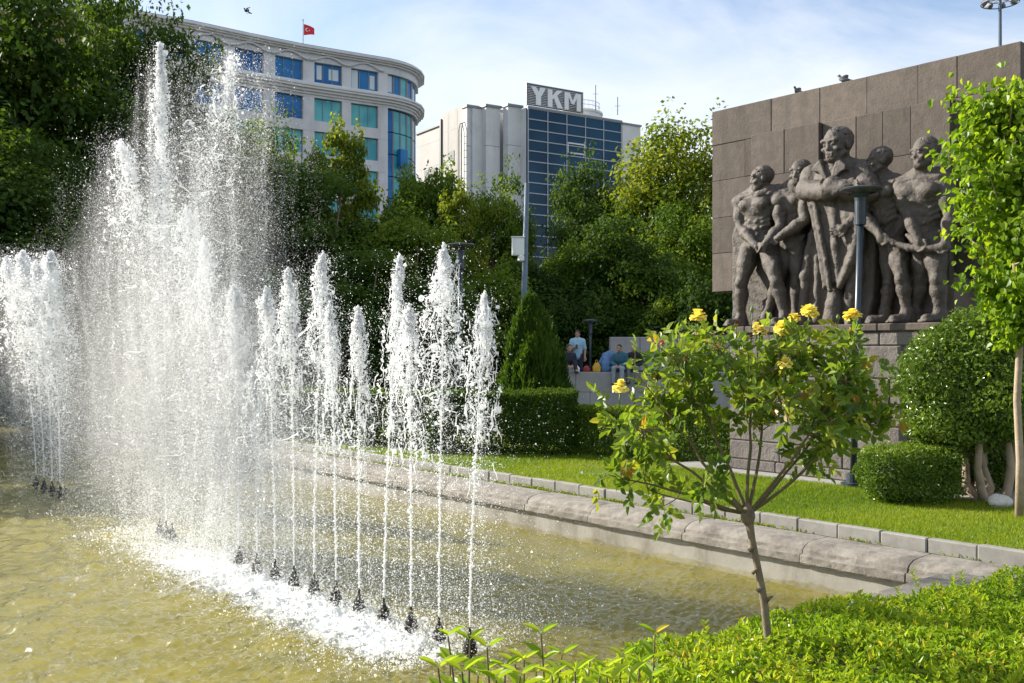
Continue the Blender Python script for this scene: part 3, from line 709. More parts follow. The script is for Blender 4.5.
s.slab([q(910, 326, 0)[[0, 2]], q(908, 215, 0)[[0, 2]], q(942, 205, 0)[[0, 2]], q(950, 326, 0)[[0, 2]]], -.05, .13, .03)
carved(s)['label'] = 'carved broad bare-chested man, rightmost of the five'
# ================================================================== PLANTS
M_bark = mat('bark', (0.13, 0.095, 0.065), 0.9, col2=(0.22, 0.17, 0.12), nscale=14, bump=0.8, bscale=40, bdist=0.01)
M_bark_pale = mat('pale_bark', (0.28, 0.21, 0.14), 0.85, col2=(0.38, 0.30, 0.22), nscale=9, bump=0.5, bscale=30, bdist=0.01)
M_dead = mat('cane_green_brown', (0.10, 0.085, 0.03), 0.7, col2=(0.14, 0.10, 0.05), nscale=20)
def greens(d, m, li, hot=None): 
    c = [(0.0, d), (0.5, m), (0.88, li)]; c.append((1.0, hot or li)); return c
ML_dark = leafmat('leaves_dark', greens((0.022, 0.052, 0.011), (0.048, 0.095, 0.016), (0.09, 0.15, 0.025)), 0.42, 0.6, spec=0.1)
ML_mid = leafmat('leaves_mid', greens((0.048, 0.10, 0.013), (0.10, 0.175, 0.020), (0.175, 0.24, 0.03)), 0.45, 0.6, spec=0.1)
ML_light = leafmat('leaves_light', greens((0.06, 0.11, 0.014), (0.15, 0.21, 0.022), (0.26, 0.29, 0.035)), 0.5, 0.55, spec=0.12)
ML_hedge = leafmat('hedge_leaves', greens((0.10, 0.20, 0.014), (0.22, 0.35, 0.025), (0.36, 0.46, 0.045), (0.42, 0.36, 0.06)), 0.5, 0.32)
ML_rose = leafmat('rose_leaves', [(0, (0.06, 0.13, 0.018)), (0.45, (0.135, 0.22, 0.028)), (0.8, (0.23, 0.31, 0.05)), (0.95, (0.28, 0.30, 0.05)), (1, (0.30, 0.19, 0.04))], 0.54, 0.36, spec=.35)
ML_young = leafmat('young_tree_leaves', greens((0.09, 0.19, 0.014), (0.19, 0.31, 0.022), (0.30, 0.40, 0.04)), 0.6, 0.36)
ML_laurel = leafmat('laurel_leaves', greens((0.055, 0.12, 0.013), (0.12, 0.20, 0.022), (0.20, 0.29, 0.04)), 0.30, 0.28, spec=.4)
ML_cyp = leafmat('cypress_sprays', greens((0.025, 0.07, 0.012), (0.055, 0.12, 0.018), (0.10, 0.17, 0.025)), 0.35, 0.5)

def shell_leaves(center, radii, n, ln, wd, r, up=0.3, inner=0.55, lump=0.18, seed=0, fold=0.25, simple=False, zmin=None, jitter=0.7):
    """leaves through the outer volume of a lumpy ellipsoid"""
    d = rdir(n, r); rad = inner+(1-inner)*r.random(n)**0.6
    k = 1+lump*vnoise(d, 3.2, seed)+0.5*lump*vnoise(d, 8, seed+3)
    C = d*rad[:, None]*k[:, None]*np.array(radii)+np.array(center)
    if zmin is not None:
        m = C[:, 2] > zmin; C, d = C[m], d[m]; n = len(C)
    Nr = unit(d+np.array([0, 0, up])+jitter*r.normal(size=(n, 3)))
    Dr = unit(np.cross(Nr, rdir(n, r))+np.array([0, 0, -0.25]))
    V, F_ = leaf_geo(C, Dr, Nr, ln*r.uniform(.7, 1.25, n), wd*r.uniform(.75, 1.2, n), fold, simple)
    tone = np.clip(0.42+0.22*r.normal(size=n)+0.22*vnoise(C, 2.5/max(radii), seed+5), 0, 1)
    return V, F_, (tone if simple else np.tile(tone, 2))

# ---- foreground: clipped golden hedge round the end of the pool
hg = thing('hedge', 'low bright yellow-green hedge filling the near right corner beside the pool', 'hedge', W(2.6, 6.5, 0))
r = np.random.default_rng(21); n = 64000
C = np.stack([r.uniform(0.9, 4.28, n), r.uniform(2.2, 8.85, n), np.zeros(n)], 1)
edge = np.clip((4.22-.75*np.clip((C[:, 1]-6.6)/2.2, 0, 1)+0.07*vnoise(C*[0, 1, 0], 4, 3)-C[:, 0])/0.16, 0, 1)
top = (0.125+0.06*vnoise(C, 2.4, 1)+0.045*vnoise(C, 7, 2))*edge**0.5
C[:, 2] = top-r.random(n)**1.6*0.17+0.03
C = C[edge > 0]; n = len(C)
gro = r.random(n) < 0.45
Dr = unit(r.normal(size=(n, 3))*np.array([1, 1, .5])+np.where(gro, 1.5, 0.35)[:, None]*np.array([0, 0, 1])); Nr = unit(rdir(n, r)*.8+np.array([0, 0, .9]))
V, F_ = leaf_geo(C, Dr, Nr, r.uniform(.034, .062, n), r.uniform(.017, .027, n), .3)
tone = np.clip(0.44+0.2*r.normal(size=n)+0.20*vnoise(C, 3.0, 8)+.16*vnoise(C, 9.0, 9)+np.where(gro, .12, -.05), 0, 1)
m = MB(Wn, True); m.add(V, F_, 0, np.tile(tone, 2))
# longer stray shoots above the clipped top
ns = 420; b_ = np.stack([r.uniform(1.2, 4.0, ns), r.uniform(2.4, 8.6, ns), np.full(ns, .10)], 1); b_ = b_[b_[:, 0] < 4.1-.75*np.clip((b_[:, 1]-6.6)/2.2, 0, 1)]; ns = len(b_)
kk = np.repeat(np.arange(ns), 12); f = np.tile(np.repeat(np.linspace(.2, 1, 6), 2), ns); ax = unit(np.stack([r.normal(size=ns)*.35, r.normal(size=ns)*.35, np.ones(ns)], 1)); hs = r.uniform(.08, .17, ns)
C = b_[kk]+ax[kk]*(hs[kk]*f)[:, None]; a = np.tile(np.arange(12)*PI+(np.arange(12)//2)*1.6, ns)+r.normal(size=len(kk))*.3; D_ = np.stack([np.cos(a), np.sin(a), .3+f*.9], 1)
V, F_ = leaf_geo(C, D_, np.stack([-np.cos(a), -np.sin(a), 1.2+0*a], 1), r.uniform(.035, .06, len(kk)), .021, .3); m.add(V, F_, 0, np.tile(np.clip(.5+.3*f+.12*r.normal(size=len(kk)), 0, .97), 2))
m.build('leaves', ML_hedge, hg)

# ---- the sprigs right before the camera
def shrub(name_label, base, tips, seed):
    t = thing('shrub', name_label, 'shrub', (base[0], base[1], -0.06)); r = np.random.default_rng(seed)
    st = MB(); Cs, Ds, Ns, Ls, Ts = [], [], [], [], []
    for tip in tips:
        b0 = np.array([base[0]+r.normal()*.05+.55*(tip[0]-base[0]), base[1]+r.normal()*.05, -0.06]); tip = np.array(tip)
        mid = (b0+tip)/2+r.normal(size=3)*[.03, .03, 0]
        pts = [b0, b0*.6+mid*.4, mid, mid*.4+tip*.6, tip]; st.tube(pts, [.007, .006, .005, .004, .002], 5)
        for k in range(22):
            f = (k//2)/11.0; c = tip+(mid-tip)*(f*1.1); a = 2.4*(k//2)+PI*(k % 2)+r.normal()*.3
            Cs.append(c); ln = .84*(.045+.035*math.sin(PI*min(1, f*2+.12)))*r.uniform(.8, 1.15); Ls.append(ln)
            Ds.append([math.cos(a), math.sin(a), .75-f*.5]); Ns.append([-.6*math.cos(a), -.6*math.sin(a), 1]); Ts.append(np.clip(.62-.4*f+r.normal()*.15, 0, 1) if r.random() > .05 else 1.0)
    V, F_ = leaf_geo(np.array(Cs), np.array(Ds), np.array(Ns), np.array(Ls), np.array(Ls)*.46, .3)
    lv = MB(); lv.add(V, F_, 0, np.tile(np.array(Ts), 2)); lv.build('leaves', ML_hedge, t); st.build('stems', M_dead, t)
    return t
shrub('leafy shoots with long pointed leaves rising at the bottom edge before the last nozzles', (-0.02, 2.35),
      [P(448, 636, 2.3), P(470, 640, 2.45), P(487, 648, 2.2), P(438, 668, 2.1), P(505, 668, 2.4), P(462, 672, 2.0), P(478, 676, 2.3), P(450, 664, 2.5), P(520, 676, 2.2), P(496, 680, 2.0)], 3)
shrub('leafy shoots with an orange tip rising at the bottom edge beside the hedge', (0.12, 2.5),
      [P(541, 634, 2.5), P(524, 660, 2.3), P(562, 655, 2.6), P(552, 676, 2.2), P(590, 660, 2.7), P(575, 672, 2.3), P(536, 672, 2.6), P(600, 676, 2.4), P(515, 664, 2.5)], 4)
shrub('thin pale shoot tips standing just above the hedge top left of the rose trunk', (0.36, 2.6),
      [P(655, 634, 2.6), P(622, 656, 2.6), P(640, 664, 2.5), P(606, 668, 2.5), P(630, 676, 2.3), P(612, 680, 2.2), P(650, 678, 2.5)], 5)

# ---- rose standard with yellow blooms
rb = W(3.75, 5.15, -0.06); RY = rb[1]
rose = thing('rose_tree', 'standard rose tree with thin leaning trunk, loose green crown and yellow blooms', 'rose tree', rb)
r = np.random.default_rng(31)
tr = MB()
kn = P(748, 514, RY)
pts = [rb, P(768, 640, RY), P(764, 600, RY), P(758, 568, RY), P(752, 540, RY), kn]
tr.tube(pts, [.027, .025, .0235, .0215, .022, .027], 10)
for (u, v) in ((771, 598), (757, 570), (762, 588), (754, 548)):
    tr.tube([P(u-5, v+3, RY-.01), P(u+2, v-2, RY-.02)], [.016, .006], 6)
tr.lathe(kn-np.array([0, 0, .05]), [(0.01, -.03), (.036, 0), (.046, .03), (.04, .07), (.025, .10), (.005, .12)], 10)
# canes from the knuckle outward to branch tips
tips = [(614, 476, .1), (652, 500, .2), (618, 388, -.1), (640, 350, .25), (632, 420, -.4), (668, 330, 0), (690, 322, .3), (700, 316, -.3), (722, 335, .4), (740, 330, 0), (770, 322, -.2), (778, 318, .3),
        (800, 322, .0), (815, 315, .2), (840, 330, -.3), (852, 322, .1), (862, 380, .3), (880, 375, 0), (868, 410, -.2), (820, 350, -.45), (846, 412, .3), (818, 440, .1), (700, 380, .5), (755, 370, -.5), (780, 400, .55), (660, 440, .35), (800, 420, -.5), (720, 420, .45), (690, 455, -.35), (775, 345, .5), (655, 395, .45), (832, 395, .5)]
Cs, Ds, Ns, Ls, Ts = [], [], [], [], []
def compound(c, d, r, young=0.0):
    """a rose leaf: five leaflets along a stalk"""
    d = unit(np.array(d)); s_ = unit(np.cross(d, rdir(1, r)[0])); nn = np.cross(s_, d); ln = r.uniform(.085, .13)
    tone = np.clip(r.normal(.42, .2)+young, 0, .9) if r.random() > .035 else r.uniform(.9, 1)
    if r.random() < .17: return
    for f, sd_ in ((.45, 1), (.45, -1), (.78, 1), (.78, -1), (1.0, 0)):
        cc = c+d*ln*f+np.array([0, 0, -.02*f*f]); dd = unit(d*(.6 if sd_ else 1)+s_*sd_*.8+rdir(1, r)[0]*.3+np.array([0, 0, -.15]))
        Cs.append(cc); Ds.append(dd); Ns.append(unit(nn+rdir(1, r)[0]*.5+np.array([0, 0, .4]))); Ls.append(r.uniform(.048, .078)); Ts.append(np.clip(tone+r.normal()*.07, 0, 1))
cn = MB(); MAIN = []
tips = sorted(tips, key=lambda q_: 0 if q_[:2] in ((614, 476), (652, 500), (618, 388), (640, 350), (690, 322), (740, 330), (778, 318), (840, 330), (880, 375), (846, 412), (690, 455)) else 1)
for (u, v, dy) in tips:
    v = v+26 if v < 400 else v
    tip = P(u, v, RY)+np.array([0, dy, 0]); out_ = tip-kn; L_ = np.linalg.norm(out_); s0 = kn
    if len(MAIN) >= 11:
        s0 = min((a for A_ in MAIN for a in A_[3:6]), key=lambda a: np.linalg.norm(a-tip)+.25*np.linalg.norm(a-kn))
    c1 = s0+(tip-s0)*.35+np.array([0, 0, .03]) if len(MAIN) >= 11 else kn+out_*.35+np.array([0, 0, -.05*L_]) if v > 440 else kn+out_*.33+np.array([out_[0]*.10, 0, 0])
    c2 = s0+(tip-s0)*.7+r.normal(size=3)*.03
    k_ = np.linspace(0, 1, 9)[:, None]; A = s0*(1-k_)**3+3*c1*k_*(1-k_)**2+3*c2*k_**2*(1-k_)+tip*k_**3
    A = A+np.cumsum(r.normal(size=(9, 3))*.009, 0)*np.minimum(1, k_*3)
    cn.tube(A, np.linspace(.0125 if s0 is kn else .007, .0032, 9), 6)
    MAIN += [A] if s0 is kn else []
    for j in range(4 if v < 420 else 6, 9):
        for b_ in range(2):
            dv = unit(rdir(1, r)[0]+np.array([0, 0, .15])+.5*unit(out_)); ln = r.uniform(.07, .17); e = A[j]+dv*ln; cn.tube([A[j], A[j]+dv*ln*.5+rdir(1, r)[0]*.012, e], [.004, .003, .0018], 4)
            for k in range(3):
                compound(A[j]+dv*ln*(.3+.33*k), rdir(1, r)[0]+dv*.5, r, .12*(k == 2))
        for k in range(1): compound(A[j], rdir(1, r)[0]+np.array([0, 0, .2]), r)
V, F_ = leaf_geo(np.array(Cs), np.array(Ds), np.array(Ns), np.array(Ls), np.array(Ls)*.66, .2)
lv = MB(); lv.add(V, F_, 0, np.tile(np.array(Ts), 2)); lv.build('leaves', ML_rose, rose)
tr.build('trunk', M_bark, rose, True); cn.build('canes', M_dead, rose)
M_yel = leafmat('yellow_petals', [(0, (0.95, 0.86, 0.22)), (1, (0.92, 0.8, 0.14))], .35, .5, (1.1, 1.0, .6))
M_pale = leafmat('pale_yellow_petals', [(0, (0.80, 0.72, 0.25)), (1, (0.85, 0.8, 0.4))], .35, .5, (1.1, 1.0, .7))
M_org = mat('orange_petals', (0.55, 0.16, 0.05), 0.6)
M_hip = mat('withered_bloom', (0.20, 0.10, 0.04), 0.8)
M_sepal = mat('green_bud', (0.10, 0.17, 0.03), 0.6)
def bloom(u, v, dy, rad, m_, nl=6):
    rad = rad*1.0
    c = P(u, v, RY)+np.array([0, dy, 0]); b_ = MB()
    for lay in range(nl):
        npet = 5+lay*2; el = 1.5-2.0*(lay/max(nl-1, 1)); R_ = rad*(.72+.28*lay/max(nl-1, 1))
        for k in range(npet):
            a = 2*PI*k/npet+lay*.6+r.normal()*.12; e = el+r.normal()*.24; R_ = R_*r.uniform(.85, 1.12)
            d = np.array([math.cos(a)*math.cos(e), math.sin(a)*math.cos(e), math.sin(e)]); n_ = np.array([-math.cos(a)*math.sin(e), -math.sin(a)*math.sin(e), math.cos(e)]); s_ = np.cross(d, n_)
            b0 = c-np.array([0, 0, rad*.12]); w = R_*.85
            G = []
            for i, (f, wf, cu) in enumerate(((0, .25, 0), (.4, .8, .16), (.8, 1, .22), (1.02, .62, .06))):
                for j in (-1, 0, 1): G.append(b0+d*R_*f+s_*j*w*wf*.5+n_*(cu*R_*(1 if j else .4)))
            Fq = [(i*3+j, i*3+j+1, i*3+j+4, i*3+j+3) for i in range(3) for j in range(2)]
            b_.add(G, Fq)
    o = b_.build('flower', m_, rose, True)
    st_ = MB(); st_.tube([c-np.array([0, 0, rad*.3]), c-np.array([.01, .01, rad*1.8]), c-np.array([.0, .0, .14+rad])], [.006, .004, .003], 5)
    st_.lathe(c-np.array([0, 0, rad*.45]), [(.004, -.012), (rad*.28, 0), (rad*.3, rad*.18)], 8); st_.build('flower_stalk', M_sepal, rose, True)
for (u, v, dy, px, m_) in ((697, 316, -.05, 11, M_yel), (852, 315, .0, 10, M_yel), (814, 309, .1, 10, M_yel), (797, 317, .05, 7, M_yel), (776, 328, -.15, 10, M_yel), (756, 330, -.1, 8, M_pale), (765, 324, .2, 5, M_yel),
                           (712, 346, -.2, 8, M_pale), (772, 361, -.3, 8, M_yel), (619, 385, -.1, 9, M_yel), (855, 331, .05, 6, M_yel), (827, 381, .1, 9, M_yel), (841, 356, .1, 4, M_pale)):
    bloom(u, v, dy, px*RY/1000*.92, m_)
for (u, v, dy, px, m_) in ((665, 342, .1, 4, M_org), (737, 323, .0, 4, M_hip), (747, 337, -.1, 4, M_hip), (726, 335, .1, 3.5, M_hip), (660, 377, .1, 4, M_hip), (683, 358, -.1, 3.5, M_hip), (732, 392, -.4, 3.5, M_hip)):
    bloom(u, v, dy, px*RY/1000, m_, 3)
for (u, v) in ((717, 313), (752, 310), (770, 316), (838, 318)):
    b_ = MB(); c = P(u, v, RY); b_.lathe(c, [(.003, -.018), (.012, -.008), (.013, .004), (.008, .016), (.002, .024)], 8); b_.tube([c-np.array([0, 0, .016]), c-np.array([.005, 0, .12])], [.003, .003], 5); b_.build('bud', M_sepal, rose, True)

# ---- young street tree at the right edge
by = 11.6; yb = P(1019, 520, by); yb[2] = -0.02
yt = thing('young_tree', 'young slim tree with bright lime leaves and a thin pale trunk at the right edge', 'tree', yb)
r = np.random.default_rng(41); trk = MB()
pts = [yb, P(1020, 460, by), P(1017, 400, by), P(1020, 340, by), P(1016, 280, by), P(1012, 220, by), P(1008, 150, by), P(1006, 95, by)]
trk.tube(pts, [.048, .043, .041, .038, .034, .027, .016, .006], 10)
m = MB(); CC = []
for k in range(105):
    f = r.random(); v = 95+230*f; base = P(1016-9*(1-f), v+22, by)
    wide = 70*math.sin(PI*(0.12+0.80*min(1, f**.8)))**.75; a = r.uniform(0, 2*PI)
    off = np.array([math.cos(a), math.sin(a), 0])*wide*by/1000*r.uniform(.35, 1.0); e = base+off+np.array([0, 0, .25+.3*r.random()-.35*max(0, f-.6)])
    trk.tube([base, base+off*.45+[0, 0, .10], e], [.014, .009, .003], 5)
    for j in range(68):
        c = base+(e-base)*r.uniform(.25, 1.08)+r.normal(size=3)*.10; CC.append((c, unit(c-np.array([base[0], base[1], c[2]]))))
for k in range(110):
    c = P(1000+r.normal()*8, 78+r.random()*50, by); CC.append((c, rdir(1, r)[0]))
for k in range(150):
    CC.append((P(1010+r.normal()*14, 300+r.normal()*22, by)+np.array([0, r.normal()*.15, 0]), rdir(1, r)[0]))
C = np.array([c for c, _ in CC]); O = np.array([o for _, o in CC]); n = len(C)
Nr = unit(O*.7+np.array([0, 0, .5])+.6*r.normal(size=(n, 3))); Dr = unit(O*.5+np.array([0, 0, -.75])+.5*r.normal(size=(n, 3)))
ln = r.uniform(.062, .108, n); V, F_ = leaf_geo(C, Dr, Nr, ln, ln*.92, .18)
tone = np.clip(.5+.2*r.normal(size=n)+.2*vnoise(C, 3, 2), 0, 1); m.add(V, F_, 0, np.tile(tone, 2)); m.build('crown', ML_young, yt); trk.build('trunk', M_bark_pale, yt, True)

# ---- rounded laurel with several trunks, box bush beside it
bY = 12.9; bb = P(990, 508, bY); bb[2] = 0.0
bush = thing('multi_stem_bush', 'large domed glossy evergreen on several bare twisting stems by the monument', 'bush', bb)
r = np.random.default_rng(51); m = MB()
c = P(985, 388, bY)
V, F_, rn = shell_leaves(c+np.array([0, .2, .0]), (1.0, 1.0, .92), 26000, .058, .032, r, .4, .60, .20, 4); m.add(V, F_, 0, rn)
V, F_, rn = shell_leaves(c+np.array([-.45, .1, -.35]), (.66, .7, .48), 9000, .058, .032, r, .4, .6, .2, 5); m.add(V, F_, 0, rn)
V, F_, rn = shell_leaves(c+np.array([.12, .2, .52]), (.60, .62, .50), 6000, .058, .032, r, .4, .6, .22, 6); m.add(V, F_, 0, rn)
m.build('crown', ML_laurel, bush); st = MB()
for i, (u0, u1, u2, u3) in enumerate(((985, 976, 970, 972), (984, 992, 985, 980), (986, 984, 994, 992), (1000, 1006, 1008, 1004), (1003, 1012, 1018, 1022), (988, 975, 978, 986))):
    dy = (-.15, .05, .2, -.05, .1, .25)[i]
    st.tube([P(u0, 506, bY)+[0, dy*.3, -.03], P(u1, 488, bY)+[0, dy, 0], P(u2, 465, bY)+[0, dy*1.4, 0], P(u3, 430, bY)+[0, dy*1.6, 0]], [.075, .06, .05, .04], 8)
st.build('stems', M_bark_pale, bush, True)
xb = P(912, 492, 12.75); xb[2] = 0
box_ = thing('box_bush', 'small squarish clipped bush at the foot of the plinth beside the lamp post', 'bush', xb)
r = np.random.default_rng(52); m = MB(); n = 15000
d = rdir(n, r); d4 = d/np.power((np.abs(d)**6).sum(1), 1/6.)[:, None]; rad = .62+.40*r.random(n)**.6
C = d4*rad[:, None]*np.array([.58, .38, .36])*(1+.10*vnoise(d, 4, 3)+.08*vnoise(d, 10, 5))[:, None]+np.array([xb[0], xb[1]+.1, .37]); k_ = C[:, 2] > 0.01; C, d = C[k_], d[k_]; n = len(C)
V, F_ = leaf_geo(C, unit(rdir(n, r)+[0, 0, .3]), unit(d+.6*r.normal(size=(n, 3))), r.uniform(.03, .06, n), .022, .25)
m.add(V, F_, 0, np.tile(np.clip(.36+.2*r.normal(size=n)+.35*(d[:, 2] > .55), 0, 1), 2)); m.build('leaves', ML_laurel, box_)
st = MB()
for i in range(7): st.tube([[xb[0]+.12*(i-3), xb[1]+.1, -.03], [xb[0]+.15*(i-3), xb[1]+.1+r.normal()*.05, .45]], [.012, .006], 5)
st.build('stems', M_bark, box_)
low = thing('low_bush', 'low leafy bush growing beside the plinth under the young tree', 'bush', P(962, 490, 13.6)*[1, 1, 0])
lb = P(975, 480, 13.4); m = MB(); V, F_, rn = shell_leaves((lb[0], lb[1]+.3, .35), (.9, .4, .42), 8000, .06, .034, r, .4, .55, .15, 8, zmin=.01); m.add(V, F_, 0, rn); m.build('leaves', ML_laurel, low)

# ---- clipped hedges behind the lawn
def hedge_block(label, a, b_, depth, h, n, seed, m_, ln=.05, group=None):
    """box hedge along a line a->b on the ground"""
    a = np.array(a[:2]); b_ = np.array(b_[:2]); ex = (b_-a); Ln = np.linalg.norm(ex); ex /= Ln; ey = np.array([-ex[1], ex[0]])
    t = thing('clipped_hedge', label, 'hedge', (*(a+b_)/2, 0), group); r = np.random.default_rng(seed)
    # choose a face by area
    ar = np.array([Ln*h, Ln*depth, depth*h, depth*h, Ln*h*.5]); f = r.choice(5, n, p=ar/ar.sum()); x, y, z = r.random(n)*Ln, r.random(n)*depth, r.random(n)*h
    nn = np.zeros((n, 3)); dpt = r.random(n)**1.5*.14
    y = np.where(f == 0, dpt, np.where(f == 4, depth-dpt, y)); z = np.where(f == 1, h-dpt, z); x = np.where(f == 2, dpt, np.where(f == 3, Ln-dpt, x))
    for i, v in enumerate(((0, -1, 0), (0, 0, 1), (-1, 0, 0), (1, 0, 0), (0, 1, 0))): nn[f == i] = v
    lc = np.stack([x, y, z], 1); lc += nn*(.05*vnoise(lc, 3, seed)+.03*vnoise(lc, 9, seed+1))[:, None]; lc[:, 2] = np.maximum(lc[:, 2], .01)
    rot = lambda q_: np.stack([q_[:, 0]*ex[0]+q_[:, 1]*ey[0], q_[:, 0]*ex[1]+q_[:, 1]*ey[1], q_[:, 2]], 1)
    C = rot(lc)+np.array([a[0], a[1], 0]); N_ = unit(rot(nn)+.6*r.normal(size=(n, 3)))
    V, F_ = leaf_geo(C, unit(np.cross(N_, rdir(n, r))+[0, 0, .3]), N_, ln*r.uniform(.7, 1.3, n), ln*.55, .25)
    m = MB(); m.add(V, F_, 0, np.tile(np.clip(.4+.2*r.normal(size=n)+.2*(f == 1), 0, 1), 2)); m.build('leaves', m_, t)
    st = MB()
    for i in range(int(Ln*3)):
        c = a+ex*(i+.5)/3+ey*depth*.5; st.tube([[c[0], c[1], -.03], [c[0]+r.normal()*.08, c[1]+r.normal()*.05, h*.85]], [.02, .008], 5)
    st.build('stems', M_bark, t); return t
g0 = lambda u, v: (EYE*FPX/(v-VH)*(u-UC)/FPX, EYE*FPX/(v-VH))
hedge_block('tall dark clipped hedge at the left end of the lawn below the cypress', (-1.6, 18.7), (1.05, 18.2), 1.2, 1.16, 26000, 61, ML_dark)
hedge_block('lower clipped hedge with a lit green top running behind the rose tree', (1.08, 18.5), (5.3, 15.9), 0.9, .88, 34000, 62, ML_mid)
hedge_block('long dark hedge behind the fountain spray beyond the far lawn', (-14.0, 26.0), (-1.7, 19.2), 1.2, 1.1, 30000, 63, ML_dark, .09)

# ---- cypresses
def cypress(label, u, v0, Y, H, Rm, seed, n=22000):
    b_ = P(u, v0, Y); b_[2] = -0.02; t = thing('cypress', label, 'tree', b_, None); r = np.random.default_rng(seed)
    z = r.random(n)**.85; rr = Rm*np.minimum(1, ((1-z)/.60))**.62*(1-.28*np.clip((.28-z)/.28, 0, 1)**2); a = r.uniform(0, 2*PI, n)
    dd = np.stack([np.cos(a)*1.2, np.sin(a)*1.2, z*2.2], 1); z = z*(1+.06*vnoise(dd*[1, 1, 0], 5, seed+4)); rr = rr*(1+.30*vnoise(dd, 4.5, seed)+.20*vnoise(dd, 11, seed+1))*(.62+.38*r.random(n)**.5)
    C = np.stack([b_[0]+rr*np.cos(a), b_[1]+rr*np.sin(a), z*H], 1)
    Dr = unit(np.stack([np.cos(a)*.45, np.sin(a)*.45, np.full(n, 1.0)], 1)+.25*r.normal(size=(n, 3))); Nr = np.stack([np.cos(a), np.sin(a), 0*a], 1)+.5*r.normal(size=(n, 3))
    V, F_ = leaf_geo(C, Dr, Nr, r.uniform(.08, .2, n), r.uniform(.02, .04, n), .3)
    m = MB(); m.add(V, F_, 0, np.tile(np.clip(.42+.2*r.normal(size=n)+.25*vnoise(C, 2.2, seed+7), 0, 1), 2)); m.build('crown', ML_cyp, t)
    tk_ = MB(); tk_.tube([b_, b_+[0, 0, H*.5], b_+[0, 0, H*.9]], [.09, .06, .02], 8); tk_.build('trunk', M_bark, t, True)
cypress('dense green cone-shaped cypress behind the hedge left of the terrace wall', 531, 420, 21.0, 2.92, .60, 71)
cypress('shorter cypress half hidden behind the cone-shaped cypress', 549, 420, 22.6, 2.35, .42, 72, 12000)

# ---- trees: a few grown crowns, copied and turned for each place
def grow(H, R, seed, m_leaf, nleaf, leaf=.24, crown0=.12, nclump=60, spread=1.0):
    """trunk, limbs and crown meshes of one tree standing at the origin"""
    r = np.random.default_rng(seed); zc = H*(crown0+1)/2; rz = H*(1-crown0)/2
    d = rdir(nclump*3, r); d = d[np.argsort(r.random(len(d)))][:nclump]; rad = r.uniform(.35, 1.0, nclump)**.6
    cen = d*rad[:, None]*np.array([R, R, rz])*.82*(1+.22*vnoise(d, 2.3, seed))[:, None]+np.array([0, 0, zc])
    cr = R*r.uniform(.20, .36, nclump)*spread
    ct = r.normal(size=nclump)*.16
    k = r.choice(nclump, nleaf, p=cr**2/(cr**2).sum()); dd = rdir(nleaf, r); dd[:, 2] = np.where(dd[:, 2] < -.3, -dd[:, 2]*.6, dd[:, 2]); dd = unit(dd)
    rr = cr[k]*(.45+.6*r.random(nleaf)**.6)*(1+.25*vnoise(dd*2+cen[k], 4, seed+2)); C = cen[k]+dd*rr[:, None]*np.array([1.1, 1.1, .8])
    # loose twigs that break the outline
    ns = nleaf//9; ks = r.choice(nclump, ns); tw = unit(d[ks]+rdir(ns, r)*.5+[0, 0, .35]); C2 = cen[ks]+tw*(cr[ks]*r.uniform(.9, 1.55, ns))[:, None]
    C = np.concatenate([C, C2]); o = np.concatenate([dd, tw]); kk = np.concatenate([k, ks]); n = len(C)
    okz = C[:, 2] > .15; C, o, kk = C[okz], o[okz], kk[okz]; n = len(C)
    N_ = unit(o*.8+[0, 0, .5]+.65*r.normal(size=(n, 3))); Dr = unit(np.cross(N_, rdir(n, r))+[0, 0, -.2])
    V, F_ = leaf_geo(C, Dr, N_, leaf*r.uniform(.6, 1.25, n), leaf*.62*r.uniform(.7, 1.2, n), simple=True)
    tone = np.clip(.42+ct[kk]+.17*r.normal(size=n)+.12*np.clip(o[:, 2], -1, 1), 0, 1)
    m = MB(); m.add(V, F_, 0, tone); crown = m.mesh('crown'); crown.materials.append(m_leaf)
    tk_ = MB(); zt = H*(crown0+.5); wob = r.normal(size=(5, 2))*.12
    tk_.tube([[wob[i, 0]*i*.4, wob[i, 1]*i*.4, zt*i/4-.15*(i == 0)] for i in range(5)], np.linspace(.024*H, .009*H, 5), 10)
    for i in r.choice(nclump, min(16, nclump), replace=False):
        z0 = r.uniform(H*max(crown0*.8, .12), zt*.95); f = z0/zt*4; b0 = np.array([wob[min(int(f), 4), 0]*f*.4, wob[min(int(f), 4), 1]*f*.4, z0]); e = cen[i]
        tk_.tube([b0, b0*.5+e*.5+[0, 0, -.05*H*.3], e], [.008*H, .005*H, .002*H], 6)
    trunk = tk_.mesh('trunk', None, True); trunk.materials.append(M_bark)
    return trunk, crown
KINDS = {
 'dark_a': grow(13, 4.6, 101, ML_dark, 26000, .30, .06, 80),
 'dark_b': grow(13, 4.2, 102, ML_dark, 24000, .28, .08, 70),
 'mid_a': grow(12, 4.2, 103, ML_mid, 24000, .26, .08, 70),
 'mid_b': grow(12, 3.6, 104, ML_mid, 20000, .26, .10, 60, .9),
 'light_a': grow(12, 4.0, 105, ML_light, 30000, .25, .06, 120, 1.1),
 'light_b': grow(11, 3.0, 106, ML_light, 15000, .25, .12, 44, .85),
 'bushy': grow(6.5, 3.6, 107, ML_mid, 18000, .24, .02, 50),
 'bushy_dark': grow(6.5, 3.6, 108, ML_dark, 18000, .24, .02, 50),
}
HT = {'dark_a': 13, 'dark_b': 13, 'mid_a': 12, 'mid_b': 12, 'light_a': 12, 'light_b': 11, 'bushy': 6.5, 'bushy_dark': 6.5}
RD = {'dark_a': 4.6, 'dark_b': 4.2, 'mid_a': 4.2, 'mid_b': 3.6, 'light_a': 4.0, 'light_b': 3.0, 'bushy': 3.6, 'bushy_dark': 3.6}
